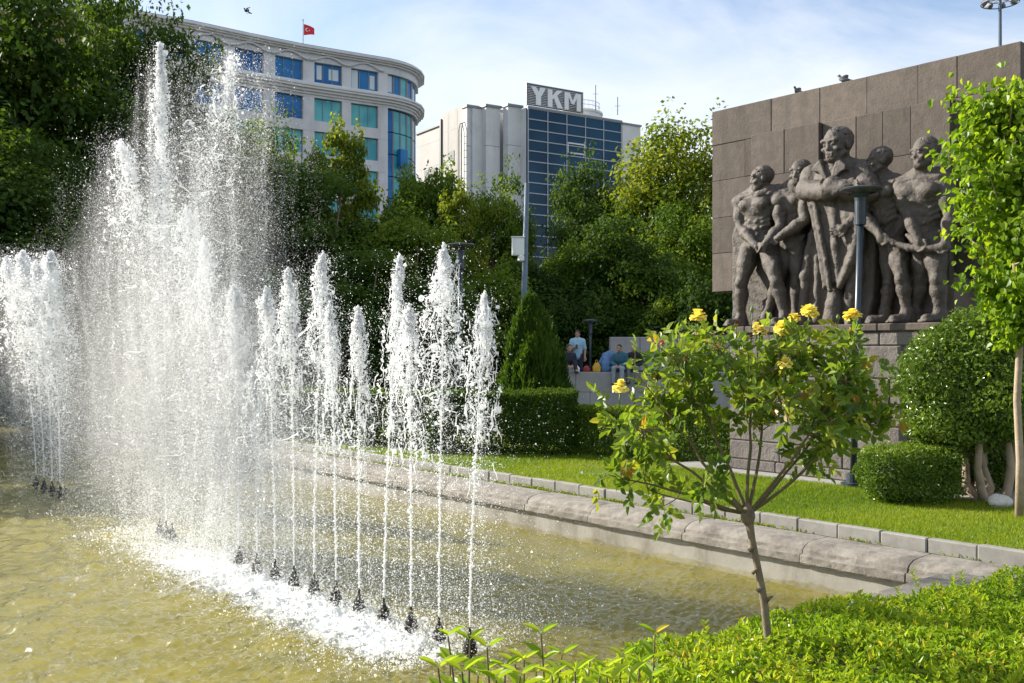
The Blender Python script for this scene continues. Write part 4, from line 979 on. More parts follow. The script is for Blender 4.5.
def tree(kind, name, label, u, vtop, Y, hw, rz, group=None):
    """stands at column u, its top at row vtop seen from the path, hw = half width in the photo"""
    x = (u-UC)/FPX*Y; H = EYE+(VH-vtop)/FPX*Y; o = thing(name, label, 'bush' if 'shrub' in name else 'tree', (x, Y, -0.06), group)
    tk_, cr = KINDS[kind]; sz = H/(HT[kind]*1.0); sxy = hw/FPX*Y/RD[kind]
    o.scale = (sxy, sxy, sz); o.rotation_euler = (0, 0, rz)
    a = bpy.data.objects.new('trunk', tk_); link(a); a.parent = o
    a = bpy.data.objects.new('crown', cr); link(a); a.parent = o
    return o
GL, GM, GR, GB, GS = 'tall dark trees behind the left side of the fountain', 'trees before the curved office building', 'trees before the tall white building', 'trees of the wood right of the terrace', 'shrubs under the trees behind the terrace'
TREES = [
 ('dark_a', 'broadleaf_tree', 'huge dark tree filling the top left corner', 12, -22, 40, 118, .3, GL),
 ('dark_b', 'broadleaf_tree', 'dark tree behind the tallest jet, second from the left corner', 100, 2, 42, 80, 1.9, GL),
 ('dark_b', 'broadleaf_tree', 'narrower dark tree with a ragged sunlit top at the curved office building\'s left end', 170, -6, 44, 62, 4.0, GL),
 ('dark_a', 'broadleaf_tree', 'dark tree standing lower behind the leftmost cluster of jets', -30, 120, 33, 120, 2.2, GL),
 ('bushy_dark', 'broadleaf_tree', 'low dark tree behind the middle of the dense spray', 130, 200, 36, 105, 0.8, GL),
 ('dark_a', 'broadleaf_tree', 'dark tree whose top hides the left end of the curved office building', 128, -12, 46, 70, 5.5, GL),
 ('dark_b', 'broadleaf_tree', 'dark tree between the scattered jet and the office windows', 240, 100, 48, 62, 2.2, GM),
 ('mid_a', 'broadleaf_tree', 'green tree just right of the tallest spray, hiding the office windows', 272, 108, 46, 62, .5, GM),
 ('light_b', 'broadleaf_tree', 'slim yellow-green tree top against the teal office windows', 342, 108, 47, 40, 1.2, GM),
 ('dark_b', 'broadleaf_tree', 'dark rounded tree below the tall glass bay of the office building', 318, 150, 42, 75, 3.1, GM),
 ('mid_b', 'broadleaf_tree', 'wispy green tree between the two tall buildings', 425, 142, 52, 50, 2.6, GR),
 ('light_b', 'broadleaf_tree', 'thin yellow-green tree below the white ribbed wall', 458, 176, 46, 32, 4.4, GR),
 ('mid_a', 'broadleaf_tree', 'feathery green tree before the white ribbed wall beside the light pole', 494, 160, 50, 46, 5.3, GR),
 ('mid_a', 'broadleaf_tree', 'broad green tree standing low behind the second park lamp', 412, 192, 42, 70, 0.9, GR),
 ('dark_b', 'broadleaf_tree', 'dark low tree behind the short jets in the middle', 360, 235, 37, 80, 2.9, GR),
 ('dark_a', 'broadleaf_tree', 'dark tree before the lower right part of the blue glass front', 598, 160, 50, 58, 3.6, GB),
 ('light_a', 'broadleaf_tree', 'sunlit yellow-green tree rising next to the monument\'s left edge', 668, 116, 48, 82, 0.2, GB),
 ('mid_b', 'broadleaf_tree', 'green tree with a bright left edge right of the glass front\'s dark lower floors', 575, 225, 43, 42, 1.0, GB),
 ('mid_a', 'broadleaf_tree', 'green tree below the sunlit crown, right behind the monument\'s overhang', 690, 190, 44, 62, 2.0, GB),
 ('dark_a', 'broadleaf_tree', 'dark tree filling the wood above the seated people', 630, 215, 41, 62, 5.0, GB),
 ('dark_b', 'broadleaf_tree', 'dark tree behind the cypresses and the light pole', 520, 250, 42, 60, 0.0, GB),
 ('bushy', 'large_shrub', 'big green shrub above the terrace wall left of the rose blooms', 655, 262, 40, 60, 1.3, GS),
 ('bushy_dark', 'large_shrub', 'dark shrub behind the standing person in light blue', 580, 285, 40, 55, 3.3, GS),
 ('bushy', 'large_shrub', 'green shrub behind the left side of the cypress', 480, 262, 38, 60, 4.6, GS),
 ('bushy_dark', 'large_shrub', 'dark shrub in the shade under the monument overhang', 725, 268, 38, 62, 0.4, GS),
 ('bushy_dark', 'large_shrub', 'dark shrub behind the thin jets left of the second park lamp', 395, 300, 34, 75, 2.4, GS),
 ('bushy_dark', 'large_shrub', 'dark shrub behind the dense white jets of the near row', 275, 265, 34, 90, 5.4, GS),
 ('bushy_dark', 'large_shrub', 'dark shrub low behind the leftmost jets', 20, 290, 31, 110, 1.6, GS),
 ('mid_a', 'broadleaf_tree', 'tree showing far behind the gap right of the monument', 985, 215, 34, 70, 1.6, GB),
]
for a in TREES: tree(*a)
# two unseen shrubs added left of the view to shade the pool's far end
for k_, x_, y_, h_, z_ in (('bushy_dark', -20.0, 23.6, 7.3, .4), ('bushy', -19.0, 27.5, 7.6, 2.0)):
    tree(k_, 'large_shrub', 'unseen large shrub added to shade the far end of the pool, left of the %s jets' % ('leftmost' if y_ < 25 else 'tallest'), UC+x_/y_*FPX, VH-(h_-EYE)/y_*FPX, y_, 3.4/y_*FPX, z_, GL)
# the far wood behind them reads as one dark mass
r = np.random.default_rng(77); n = 60000; x = r.uniform(-60, 45, n); hh = 7.5*(1+.35*vnoise(np.stack([x, 0*x, 0*x], 1), .35, 4))
C = np.stack([x, 60+r.uniform(-2.5, 2.5, n), hh*r.random(n)**.8], 1); N_ = unit(rdir(n, r)+[0, -.6, .4])
V, F_ = leaf_geo(C, unit(np.cross(N_, rdir(n, r))), N_, r.uniform(.35, .6, n), .32, simple=True)
m = MB(); m.add(V, F_, 0, np.clip(.4+.2*r.normal(size=n), 0, 1)); tag(m.build('far_wood', ML_dark), kind='stuff')
# ================================================================== BUILDINGS
M_cream = mat('pale_stone_cladding', (0.62, 0.62, 0.64), 0.7, col2=(0.54, 0.54, 0.56), nscale=.6, bump=0.1, bscale=3, col3=(.43, .43, .44), n3=.7, streak=.25)
M_trim = mat('moulding', (0.64, 0.64, 0.65), 0.7, col2=(0.56, 0.56, 0.57), nscale=.8)
M_white = mat('white_panels', (0.70, 0.70, 0.69), 0.65, col2=(0.60, 0.61, 0.61), nscale=.5, col3=(.50, .50, .49), n3=.5, streak=.2)
M_grey = mat('grey_flashing', (0.22, 0.23, 0.25), 0.5)
M_alu = mat('aluminium', (0.33, 0.36, 0.39), 0.5, 0.3)
M_gdark = mat('dark_joint', (0.03, 0.04, 0.05), 0.5)
def glass(name, c, c2, sc=.25): return mat(name, c, 0.10, 0.0, col2=c2, nscale=sc, detail=2, lo=.42, hi=.58, spec=0.2)
M_gblue = glass('blue_glass', (0.006, 0.10, 0.30), (0.015, 0.17, 0.42)); M_gteal = glass('teal_glass', (0.05, 0.30, 0.36), (0.12, 0.45, 0.48)); M_gnavy = glass('navy_glass', (0.003, 0.028, 0.065), (0.008, 0.055, 0.11), .12)
M_curtain = mat('pale_blind', (0.55, 0.62, 0.64), 0.7)

# ---- curved office building
ob = thing('office_building', 'cream curved office building with blue windows, heavy cornices and a tall rounded glass bay', 'building', (-20, 92, 0))
ctrl = [(60, 74.5), (120, 77), (190, 80), (245, 83), (300, 86), (345, 88.2), (385, 90.2)]
pl_ = [((u-UC)/FPX*Y, Y) for u, Y in ctrl]
pl_ += [((u-UC)/FPX*Y, Y) for u, Y in ((393, 90.75), (400, 91.4), (406.5, 92.2), (411.5, 93.2), (414.5, 94.8), (415.5, 97.0))]
pl_ += [(-13.5, 101.0)]
pl_ = np.array(pl_)
def offs(d):
    T = np.gradient(pl_, axis=0); T = unit(T); Nn = np.stack([T[:, 1], -T[:, 0]], 1); return pl_+Nn*d
uu = pl_[:, 0]/pl_[:, 1]*FPX+UC
def fpoly(u0, u1, d):
    """points of the facade between two columns, d metres proud of the glass line"""
    o = offs(d); us = [u0]+[x for x in uu[:13] if u0 < x < u1]+[u1]
    return np.array([[np.interp(x, uu[:13], o[:13, 0]), np.interp(x, uu[:13], o[:13, 1])] for x in us])
def strip(mb, front, back, z0, z1, mat=0):
    n = len(front); A = np.concatenate([front, back[::-1]]); 
    mb.prism(np.c_[A, np.full(2*n, z0)], np.c_[A, np.full(2*n, z1)], mat) if n == 2 else [mb.prism(np.c_[np.array([front[i], front[i+1], back[i+1], back[i]]), np.full(4, z0)], np.c_[np.array([front[i], front[i+1], back[i+1], back[i]]), np.full(4, z1)], mat) for i in range(n-1)]
def full(d): return offs(d)
bdy = MB(); f_, b_ = full(-.25), full(-6.0); strip(bdy, f_, b_, -.1, 27.6); bdy.build('core', M_gdark, ob)
ZW = [(25.1, 26.85), (21.8, 23.75), (18.9, 20.85), (16.1, 17.9), (13.2, 15.0)]
last = 26.97
for (za, zb), nz0 in zip(ZW, [26.9, 23.95, 21.0, 18.2, 15.2]): pass
def band(mb, z0, z1, d, mat=0): strip(mb, full(d), full(-.6), z0, z1, mat)
WU = [(78, 106), (117, 145), (155, 183), (194, 222), (233.5, 262), (273.5, 302), (313, 341), (350, 377)]
piers = [(60, 78), (106, 117), (145, 155), (183, 194), (222, 233.5), (262, 273.5), (302, 313), (341, 350), (377, 386.5)]
for z0, z1, d in ((26.85, 27.55, .30), (20.87, 21.78, .28), (17.92, 18.88, .28), (15.02, 16.08, .28), (-.1, 13.18, .28), (23.77, 24.0, .28)):
    sb = MB(); band(sb, z0, z1, d) if z0 > 22 or z0 < 1 else strip(sb, fpoly(62, 386.4, d), fpoly(62, 386.4, -.6), z0, z1); sb.build('wall', M_cream, ob)
pm = MB()
for a, c in piers: strip(pm, fpoly(a, c, .26), fpoly(a, c, -.5), 13.0, 26.9)
pm.build('piers', M_cream, ob)
cm = MB()
for z0, z1, d in ((27.50, 27.66, .55), (27.66, 27.80, .78), (27.80, 27.95, .95), (27.95, 28.06, .80)): band(cm, z0, z1, d)
cm.build('roof_cornice', M_trim, ob)
c2 = MB()
for z0, z1, d in ((24.0, 24.2, .42), (24.2, 24.42, .62), (24.42, 24.62, .85), (24.62, 24.78, .95), (24.78, 25.08, .35)): band(c2, z0, z1, d)
c2.build('storey_cornice', M_trim, ob)
gl = MB(); strip(gl, full(.70), full(.2), 28.06, 28.14); gl.build('roof_flashing', M_grey, ob)
ar_ = MB()
for a, c in WU:
    pa = fpoly(a-5, c+5, .42); A0, A1 = pa[0], pa[-1]; k_ = np.linspace(0, 1, 13)
    pts = [[*(A0+(A1-A0)*t_), 26.98+.44*max(0, math.sin(PI*min(1, max(0, (t_-.12)/.76))))] for t_ in k_]
    ar_.tube(pts, .085, 6)
ar_.build('window_arches', M_trim, ob)
def office_win(u0, u1, z0, z1, mg, nmul=3, blind=None):
    g_ = MB(); strip(g_, fpoly(u0+.1, u1-.1, -.02), fpoly(u0+.1, u1-.1, -.2), z0+.02, z1-.02); w = g_.build('window', mg, ob)
    f = MB()
    for i in range(nmul+1):
        x = u0+.4+(u1-u0-.8)*i/nmul; strip(f, fpoly(x-.28, x+.28, .04), fpoly(x-.28, x+.28, -.015), z0+.05, z1-.05)
    f.build('frame', M_grey, w)
    if blind:
        bl = MB()
        for (a, c, za, zb) in blind: strip(bl, fpoly(u0+(u1-u0)*a, u0+(u1-u0)*c, -.005), fpoly(u0+(u1-u0)*a, u0+(u1-u0)*c, -.018), z0+(z1-z0)*za, z0+(z1-z0)*zb)
        bl.build('blind', M_curtain, w)
for i, (a, c) in enumerate(WU):
    office_win(a, c, *ZW[0], M_gblue, 3, {6: [(.12, .3, .2, .9), (.55, .9, .25, .8)], 7: [(.05, .28, .05, .95), (.72, .9, .1, .8)]}.get(i))
    for j in range(1, 5): office_win(a, c, *ZW[j], M_gblue if (i < 6 and j == 1) else M_gteal, 3)
bay = [(386.7, 393), (393, 400), (400, 406.5), (406.5, 411.5), (411.5, 415.4)]
for (a, c), mg in zip(bay, (M_curtain, M_gblue, M_gteal, M_gblue, M_gblue)): office_win(a, c, *ZW[0], M_gblue if mg is M_curtain else mg, 1, [(.1, .8, .1, .95)] if mg is M_curtain else None)
for k in range(6):
    for (a, c), mg in zip(bay, (M_gblue, M_gteal, M_gteal, M_gteal, M_gblue)): office_win(a, c, 23.7-2.0*(k+1), 23.7-2.0*k-.05, mg, 1)
op_ = MB(); strip(op_, fpoly(396.5, 403, .55), fpoly(396.5, 403, .12), 18.6, 20.2); op_.build('tilted_sash', M_gblue, ob)
ph = MB(); ph.box((-14.9, 93, 27.9), (-10.9, 98, 29.15), .35); ph.build('rooftop_block', M_trim, ob)
# flag
fp = P(303, 45, 87.0); fl = thing('flagpole', 'thin flagpole with a small red flag on the curved office building\'s roof', 'flag', fp)
m = MB(); m.tube([fp-[0, 0, .4], fp+[0, 0, 2.1]], .045, 8); m.lathe(fp+[0, 0, 2.1], [(.02, 0), (.07, .05), (.07, .1), (.02, .15)], 8); m.build('pole', M_alu, fl)
M_red = mat('red_cloth', (0.55, 0.012, 0.022), 0.7); M_wh = mat('white_paint', (0.8, 0.8, 0.8), 0.6)
def flagp(x, z, d=0):    # sagging corner, rippled
    return np.array([fp[0]+.06+x*.95, fp[1]+.12*math.sin(x*4+.5)+d, fp[2]+1.85-z-.55*x*x*.55-.15*x])
m = MB(); nx, nz_ = 12, 8
for d, fl_ in ((0, 0), (.012, 1)):
    G = [flagp(1.0*i/nx, (.98-.42*i/nx)*j/nz_, d) for i in range(nx+1) for j in range(nz_+1)]
    m.add(G, [(i*(nz_+1)+j, (i+1)*(nz_+1)+j, (i+1)*(nz_+1)+j+1, i*(nz_+1)+j+1)[::-1 if fl_ else 1] for i in range(nx) for j in range(nz_)])
flag = m.build('flag', M_red, fl, True)
em = MB()
def flat(poly): em.add([flagp(x, z, -.012) for x, z in poly], [tuple(range(len(poly)))])
o_, i_ = [], []
for k in range(17):
    a = .9+(2*PI-1.8)*k/16; o_.append((.30+.15*math.cos(a), .42+.17*math.sin(a))); i_.append((.335+.12*math.cos(.9+(2*PI-1.8)*k/16), .42+.135*math.sin(a)))
for k in range(16): flat([o_[k], o_[k+1], i_[k+1], i_[k]])
st_ = [(.50+(.075 if k % 2 == 0 else .03)*math.cos(PI+PI*k/5), .42+(.08 if k % 2 == 0 else .032)*math.sin(PI+PI*k/5)) for k in range(10)]
for k in range(10): flat([(.50, .42), st_[k], st_[(k+1) % 10]])
em.build('emblem', M_wh, flag)

# ---- white tall building with ribbed front and blue glass face
O = P(527.5, 350, 100.0); O[2] = 0; EX = unit(np.array([.84, .545, 0])); EY = np.array([-EX[1], EX[0], 0])
def bx_(A): return O+A[:, :1]*EX+A[:, 1:2]*EY+A[:, 2:]*np.array([0, 0, 1.0])
dep = thing('tall_building', 'tall white ribbed building with a dark blue glass face behind the trees', 'building', O)
ZR_ = 26.5
m = MB(bx_); m.box((.02, .3, 0), (12.1, 11, ZR_-.25)); m.box((-4.5, 3.2, 0), (.6, 10.9, ZR_-.3)); m.build('wall', M_white, dep)
gm = MB(bx_); gm.box((.05, .02, 0), (12.0, .28, ZR_-.35)); curtain = gm.build('glass_face', M_gnavy, dep)
mm_ = MB(bx_)
for i in range(6): x = .05+i*2.39; mm_.box((x-.05, -.07, 0), (x+.05, .015, ZR_-.2))
z = ZR_-.35
while z > 6: mm_.box((.0, -.055, z-.05), (12.05, .017, z+.05)); z -= 1.06
mm_.build('mullions', M_alu, curtain)
wf = MB(bx_); wf.box((4.95, -.09, 22.15), (7.1, .0, 22.3)); wf.box((4.95, -.09, 23.15), (7.1, .0, 23.3)); wf.box((4.9, -.09, 22.15), (5.02, .0, 23.3)); wf.box((7.03, -.09, 22.15), (7.15, .0, 23.3)); wf.build('open_window_frame', M_white, curtain)
m = MB(bx_); m.box((12.11, -.1, 0), (14.6, 9, ZR_-.5)); m.box((14.6, 2.5, 0), (16.6, 9, ZR_-1.0)); m.build('side_wall', M_white, dep)
m = MB(bx_); m.box((12.05, -.2, ZR_-.5), (14.7, 9.1, ZR_-.3)); m.box((-.02, -.12, ZR_-.33), (12.1, .4, ZR_-.12)); m.build('roof_edge', M_grey, dep)
for (u0, u1, vt) in ((467, 481.5, 103.5), (486, 504.5, 103), (508, 526.5, 102.5)):
    A = P(u0, 350, 100.2-.0*(u0-467)); w = (u1-u0)/FPX*100*1.03
    loc = np.array([np.dot(A-O, EX), np.dot(A-O, EY), 0]); zt = EYE+(VH-vt)/FPX*100
    m = MB(bx_); m.box((loc[0], loc[1], 0), (loc[0]+w*.86, loc[1]+.9, zt-.3))
    for zz in (zt-4.2, zt-8.4, zt-12.6): m.box((loc[0]-.015, loc[1]-.015, zz), (loc[0]+w*.86+.015, loc[1]+.4, zz+.05), 0, 1)
    m.build('rib', [M_white, M_grey], dep)
    m = MB(bx_); m.box((loc[0]-.12, loc[1]-.15, zt-.3), (loc[0]+w*.86+.12, loc[1]+1.0, zt-.05)); m.build('rib_cap', M_grey, dep)
A = P(480, 350, 101.5); lo = np.array([np.dot(A-O, EX), np.dot(A-O, EY)])
m = MB(bx_); m.box((lo[0], lo[1]+.5, 0), (.0, lo[1]+5, ZR_-.6)); m.build('recessed_glazing', M_gdark, dep)
# side face going back
A = P(467, 350, 100.2); sx_, sy_ = np.dot(A-O, EX), np.dot(A-O, EY)
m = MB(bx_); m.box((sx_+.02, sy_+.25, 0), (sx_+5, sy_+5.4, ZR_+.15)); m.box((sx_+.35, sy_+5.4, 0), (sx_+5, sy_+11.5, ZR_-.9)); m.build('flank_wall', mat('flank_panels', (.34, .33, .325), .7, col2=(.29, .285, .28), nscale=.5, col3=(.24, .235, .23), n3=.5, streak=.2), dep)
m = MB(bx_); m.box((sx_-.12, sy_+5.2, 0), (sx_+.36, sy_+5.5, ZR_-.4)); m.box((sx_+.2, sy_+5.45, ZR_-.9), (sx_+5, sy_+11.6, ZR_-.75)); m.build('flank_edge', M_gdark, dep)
for (y0, y1, z0, z1) in ((2.6, 3.6, 21.2, 22.4), (7.0, 8.4, 20.2, 21.4), (8.7, 9.7, 20.2, 21.4)):
    w = MB(bx_); xx = sx_+(.02 if y0 < 5 else .35); w.box((xx-.04, sy_+y0, z0), (xx+.02, sy_+y1, z1)); ww = w.build('window', M_gdark, dep)
    w = MB(bx_); w.box((xx-.08, sy_+y0-.1, z0-.12), (xx-.0, sy_+y1+.1, z0-.003)); w.build('sill', M_alu, ww)
m = MB(bx_)
for zz in (24.6, 22.0, 19.4, 16.8, 14.2): m.box((sx_+.005, sy_+.26, zz), (sx_+.03, sy_+5.19, zz+.05)); m.box((sx_+.335, sy_+5.51, zz-.4), (sx_+.36, sy_+11.45, zz-.35))
m.box((sx_+.004, sy_+2.0, 8), (sx_+.031, sy_+2.05, ZR_-.1)); m.box((sx_+.004, sy_+3.9, 8), (sx_+.031, sy_+3.95, ZR_-.1)); m.build('panel_joints', M_grey, dep)
ld = MB()
for dx in (0, .55):
    a = bx_(np.array([[sx_-.3, sy_+.55+dx, 8.0]]))[0]; ld.tube([a, a+[0, 0, 16.2], a+[.12, .1, 16.8], a+[.5, .1, 16.9]], .06, 6)
for k in range(22): a = bx_(np.array([[sx_-.3, sy_+.55, 9+k*.7], [sx_-.3, sy_+1.1, 9+k*.7]])); ld.tube(a, .03, 5)
ld.build('roof_ladder', M_grey, dep)
# roof drum with rail and aerials
dc = bx_(np.array([[9.6, 4.5, ZR_-.4]]))[0]
m = MB(); m.lathe(dc, [(2.6, 0), (2.6, 1.35), (2.75, 1.36), (2.75, 1.55), (2.3, 1.75), (.1, 1.8)], 28); m.build('roof_drum', M_white, dep, False)
m = MB()
for k in range(28): a = 2*PI*k/28; p_ = dc+np.array([2.4*math.cos(a), 2.4*math.sin(a), 1.6]); m.tube([p_, p_+[0, 0, .95]], .025, 4)
for zz in (2.1, 2.55): m.tube([dc+np.array([2.4*math.cos(2*PI*k/28), 2.4*math.sin(2*PI*k/28), zz]) for k in range(29)], .03, 5)
m.build('roof_rail', M_alu, dep)
for (u, v0, v1) in ((595.5, 108, 85), (617.5, 112, 97)):
    a = P(u, v0, 106.5); m = MB(); m.tube([a-[0, 0, .3], P(u, v1, 106.5)], .06, 5); m.tube([P(u, v1+9, 106.5)-[.3, 0, 0], P(u, v1+9, 106.5)+[.3, 0, 0]], .02, 4); m.build('aerial', M_grey, dep)

# ---- roof sign with its three letters
sg = thing('roof_sign', 'large striped white roof sign reading YKM on the blue glass building', 'sign', bx_(np.array([[0.2, .2, ZR_]]))[0])
SW, S0, S1 = 6.95, ZR_-.1, ZR_+2.15
m = MB(bx_)
for a, c, d, e in ((-.06, 0.002, S0, S1), (SW-.002, SW+.06, S0, S1)): m.box((a, .06, d), (c, .24, e))
m.box((-.06, .06, S1), (SW+.06, .24, S1+.06)); m.build('frame', M_grey, sg)
m = MB(bx_)
for k in range(13): m.box((-.03, .055, S0+.08+k*.168), (SW+.03, .098, S0+.08+k*.168+.140))
m.build('stripes', M_gdark, sg)
M_let = leafmat('translucent_letter', [(0, (.92, .93, .95)), (1, (.92, .93, .95))], .15, .5, (1, 1, 1))
def letter(x0, strokes):
    m = MB(bx_)
    for i, st in enumerate(strokes):
        A = np.array([[x0+x, -.12-.004*i, S0+.22+z*1.75] for x, z in st]); B = A.copy(); B[:, 1] = -.05; m.prism(A, B)
    m.build('letter', M_let, sg)
letter(.35, [[(0, 1), (.62, 1), (1.2, .52), (.72, .40)], [(1.78, 1), (1.16, 1), (.75, .52), (1.2, .45)], [(.62, 0), (1.2, 0), (1.2, .50), (.62, .50)]])
letter(2.42, [[(0, 0), (.55, 0), (.55, 1), (0, 1)], [(.50, .42), (.50, .62), (1.15, 1), (1.78, 1)], [(.70, .60), (1.05, .78), (1.85, 0), (1.18, 0)]])
letter(4.52, [[(0, 0), (.5, 0), (.5, 1), (0, 1)], [(1.55, 0), (2.05, 0), (2.05, 1), (1.55, 1)], [(.3, 1), (.62, 1), (1.18, .35), (.88, .35)], [(1.42, 1), (1.75, 1), (1.18, .35), (.86, .35)]])

# ---- a corner of an older roof above the left trees
rf = P(92, 2, 60); old = thing('brick_building', 'corner of a brown building showing above the dark trees at the top left', 'building', (rf[0]-5, 62, 0))
m = MB(); m.box((rf[0]-9, 60, 0), (rf[0]+.3, 66, rf[2]-.6)); m.build('wall', mat('brown_wall', (.30, .20, .15), .8), old)
m = MB(); m.box((rf[0]-9.3, 59.6, rf[2]-.598), (rf[0]+.7, 66.3, rf[2]-.2)); m.build('eave', M_trim, old)
# ================================================================== STREET FURNITURE, TERRACE, PEOPLE
M_lamp = mat('blue_grey_paint', (0.026, 0.038, 0.054), 0.38, 0.2, col2=(0.04, 0.052, 0.07), nscale=8)
M_lens = mat('lamp_dish', (0.07, 0.08, 0.09), 0.2, 0.1)
M_galv = mat('galvanised_steel', (0.09, 0.13, 0.17), 0.5, 0.4, col2=(0.12, 0.16, 0.20), nscale=5)
M_box = mat('white_cabinet', (0.70, 0.72, 0.72), 0.5)
def park_lamp(label, u_top, v_top, u_b, v_b, Y, group, sc=1.0):
    b_ = P(u_b, v_b, Y); top = P(u_top, v_top, Y); t = thing('park_lamp', label, 'lamp', b_, group)
    ax = top-b_; H = np.linalg.norm(ax); ax = ax/H
    pos = lambda z: b_+ax*z
    m = MB(); m.tube([pos(0.02), pos(H*.5), pos(H-.50*sc)], [.048*sc, .047*sc, .045*sc], 14); m.build('post', M_lamp, t, True)
    m = MB(); m.lathe(b_, [(.17*sc, -.04), (.17*sc, .02), (.10*sc, .03), (.09*sc, .14), (.06*sc, .16)], 16); m.build('base_plate', M_lamp, t)
    m = MB(); m.lathe(pos(H-.52*sc), [(.045*sc, -.01), (.078*sc, 0), (.080*sc, .33*sc), (.085*sc, .38*sc), (.13*sc, .44*sc), (.18*sc, .458*sc)], 20); m.build('head', M_lamp, t)
    R_ = .29*sc; m = MB(); m.lathe(pos(H-.055*sc), [(.185*sc, -.02), (R_*.9, .005), (R_, .02), (R_+.01, .04), (R_-.005, .05), (R_*.8, .045), (.15*sc, .03)], 28, cap=False); m.build('dish', M_lens, t)
    m = MB(); m.lathe(pos(H-.03*sc), [(.19*sc, 0), (.20*sc, .02), (.16*sc, .045), (.02, .06)], 20); m.build('cap', M_lamp, t)
    return t
GLP = 'park lamps with flat dish heads'
park_lamp('blue-grey park lamp with a dish head standing in front of the carved figures', 861.5, 188, 853, 484, 14.2, GLP)
park_lamp('dark park lamp with a flat head rising behind the short fountain jets', 461, 244, 458, 424, 22.0, GLP, 1.05)
park_lamp('small distant park lamp beside the standing person in light blue', 590.5, 320, 590, 376, 34.5, GLP, .9)
park_lamp('small distant park lamp peeking above the terrace parapet', 656, 327, 656, 380, 38, GLP, .9)
# light pole with cabinet
Yp = 27.0; b_ = P(522.5, 418, Yp); pole = thing('light_pole', 'slim grey light pole carrying a white equipment box behind the cypress', 'pole', b_)
m = MB(); m.tube([b_, P(524, 300, Yp), P(527, 183, Yp)], [.10, .085, .06], 12); m.build('pole', M_galv, pole, True)
c = P(518, 247, Yp); m = MB(); m.box(c-[.17, .16, .24], c+[.17, .02, .24], .02); bx0 = m.build('cabinet', M_box, pole)
m = MB(); m.box(c+[-.19, -.18, .243], c+[.19, .04, .27]); m.box(c+[-.10, -.175, -.20], c+[-.08, -.163, .2]); m.build('cabinet_lid', M_box, bx0)
m = MB(); c2_ = P(521, 258, Yp); m.lathe(c2_-[0, .1, .08], [(.03, -.03), (.09, 0), (.09, .12), (.05, .16)], 12); m.tube([c2_+[0, -.1, 0], c2_+[.12, -.02, .03]], .025, 6); m.build('camera_unit', M_box, pole)
# tall floodlight mast behind the slab
Ym = 60.0; mb_ = P(1000, 383, Ym); mast = thing('floodlight_mast', 'tall grey mast with a ring of floodlights behind the monument slab', 'floodlight', mb_)
topm = P(1000, 1, Ym); m = MB(); m.tube([mb_, mb_+(topm-mb_)*.5, topm+[0, 0, .5]], [.28, .16, .09], 12); m.build('mast', M_galv, mast, True)
ring = MB(); rc_ = topm+[0, 0, -.12]
ring.tube([rc_+np.array([1.05*math.cos(2*PI*k/32), 1.05*math.sin(2*PI*k/32), 0]) for k in range(33)], .035, 6)
ring.tube([rc_+np.array([.75*math.cos(2*PI*k/32), .75*math.sin(2*PI*k/32), .25]) for k in range(33)], .035, 6)
for k in range(6): a = 2*PI*k/6; ring.tube([rc_+[0, 0, .25], rc_+np.array([1.05*math.cos(a), 1.05*math.sin(a), 0])], .03, 5)
ring.build('lamp_ring', M_grey, mast)
for k in range(8):
    a = 2*PI*k/8+.2; c = rc_+np.array([.85*math.cos(a), .85*math.sin(a), .16]); m = MB(); d = np.array([math.cos(a), math.sin(a), -.5])
    m.tube([c-d*.14, c-d*.05, c+d*.13, c+d*.16], [.08, .15, .2, .2], 10); m.build('floodlight', M_grey, mast)
# bracket at the slab's left end
c = W(11.5, 15.0, 6.27); br = thing('metal_bracket', 'small bent metal rod standing on the left end of the slab top', 'bracket', c)
m = MB(); m.tube([c-[0, 0, .02], c+[0, 0, .11]], .012, 6); e = W(11.15, 15.0, 6.27); m.tube([e-[0, 0, .02], e+[0, 0, .13], e+[.13, 0, .09], e+[.22, 0, .085]], .011, 6); m.build('rod', M_grey, br)

# white stone
rk = P(1000, 512, 12.35); rk[2] = .0
sd = Solid(rk-[.3, .3, .1], rk+[.3, .3, .35], .012); sd.ell(rk+[0, 0, .07], [.145, .12, .10], .02); sd.ell(rk+[-.06, 0, .10], [.08, .08, .07], .02); sd.ell(rk+[.08, .02, .06], [.08, .08, .07], .02)
V, Q_ = sd.surface(); V = V+np.stack([vnoise(V, 22, 1), vnoise(V, 22, 2), vnoise(V, 22, 3)], 1)*.014
m = MB(); m.add(V, Q_); tag(m.build('rock', mat('white_limestone', (.62, .60, .56), .85, col2=(.5, .48, .44), nscale=12, bump=.6, bscale=40)), 'white rounded stone on the lawn at the foot of the multi-stemmed bush', 'rock')

# ---- terrace
M_terr = mat('terrace_stone', (0.27, 0.26, 0.26), 0.85, col2=(0.33, 0.32, 0.32), nscale=1.5, bump=.3, bscale=20)
YT = 31.5; zt_ = P(600, 372, YT)[2]; xl, xr = P(552, 372, YT)[0], P(735, 372, YT)[0]
tw = thing('terrace_wall', 'low grey block wall of the raised terrace that people sit on', 'wall', (xl+3, YT, 0))
for z0, z1, ed in ((-.05, .62, [0, 1.2, 2.6, 3.9, 5.6]), (.62, zt_, [0, .75, 2.2, 3.3, 4.6, 5.6])):
    m = MB()
    for a, c in zip(ed[:-1], ed[1:]): m.box((xl+a+.004, YT, z0+.004), (xl+c-.004, YT+.5, z1-.004), .012)
    m.build('block_course', M_terr, tw)
m = MB(); m.box((xl+.02, YT+.02, 0), (xr, YT+.48, zt_-.03)); m.build('core', M_dark, tw)
m = MB(); m.box((xl+.1, YT+.503, -.05), (xr+3, YT+14, zt_-.42)); structure('terrace', m, M_pave)
YU = 35.0; x0u, x1u = P(610, 340, YU)[0], P(735, 340, YU)[0]
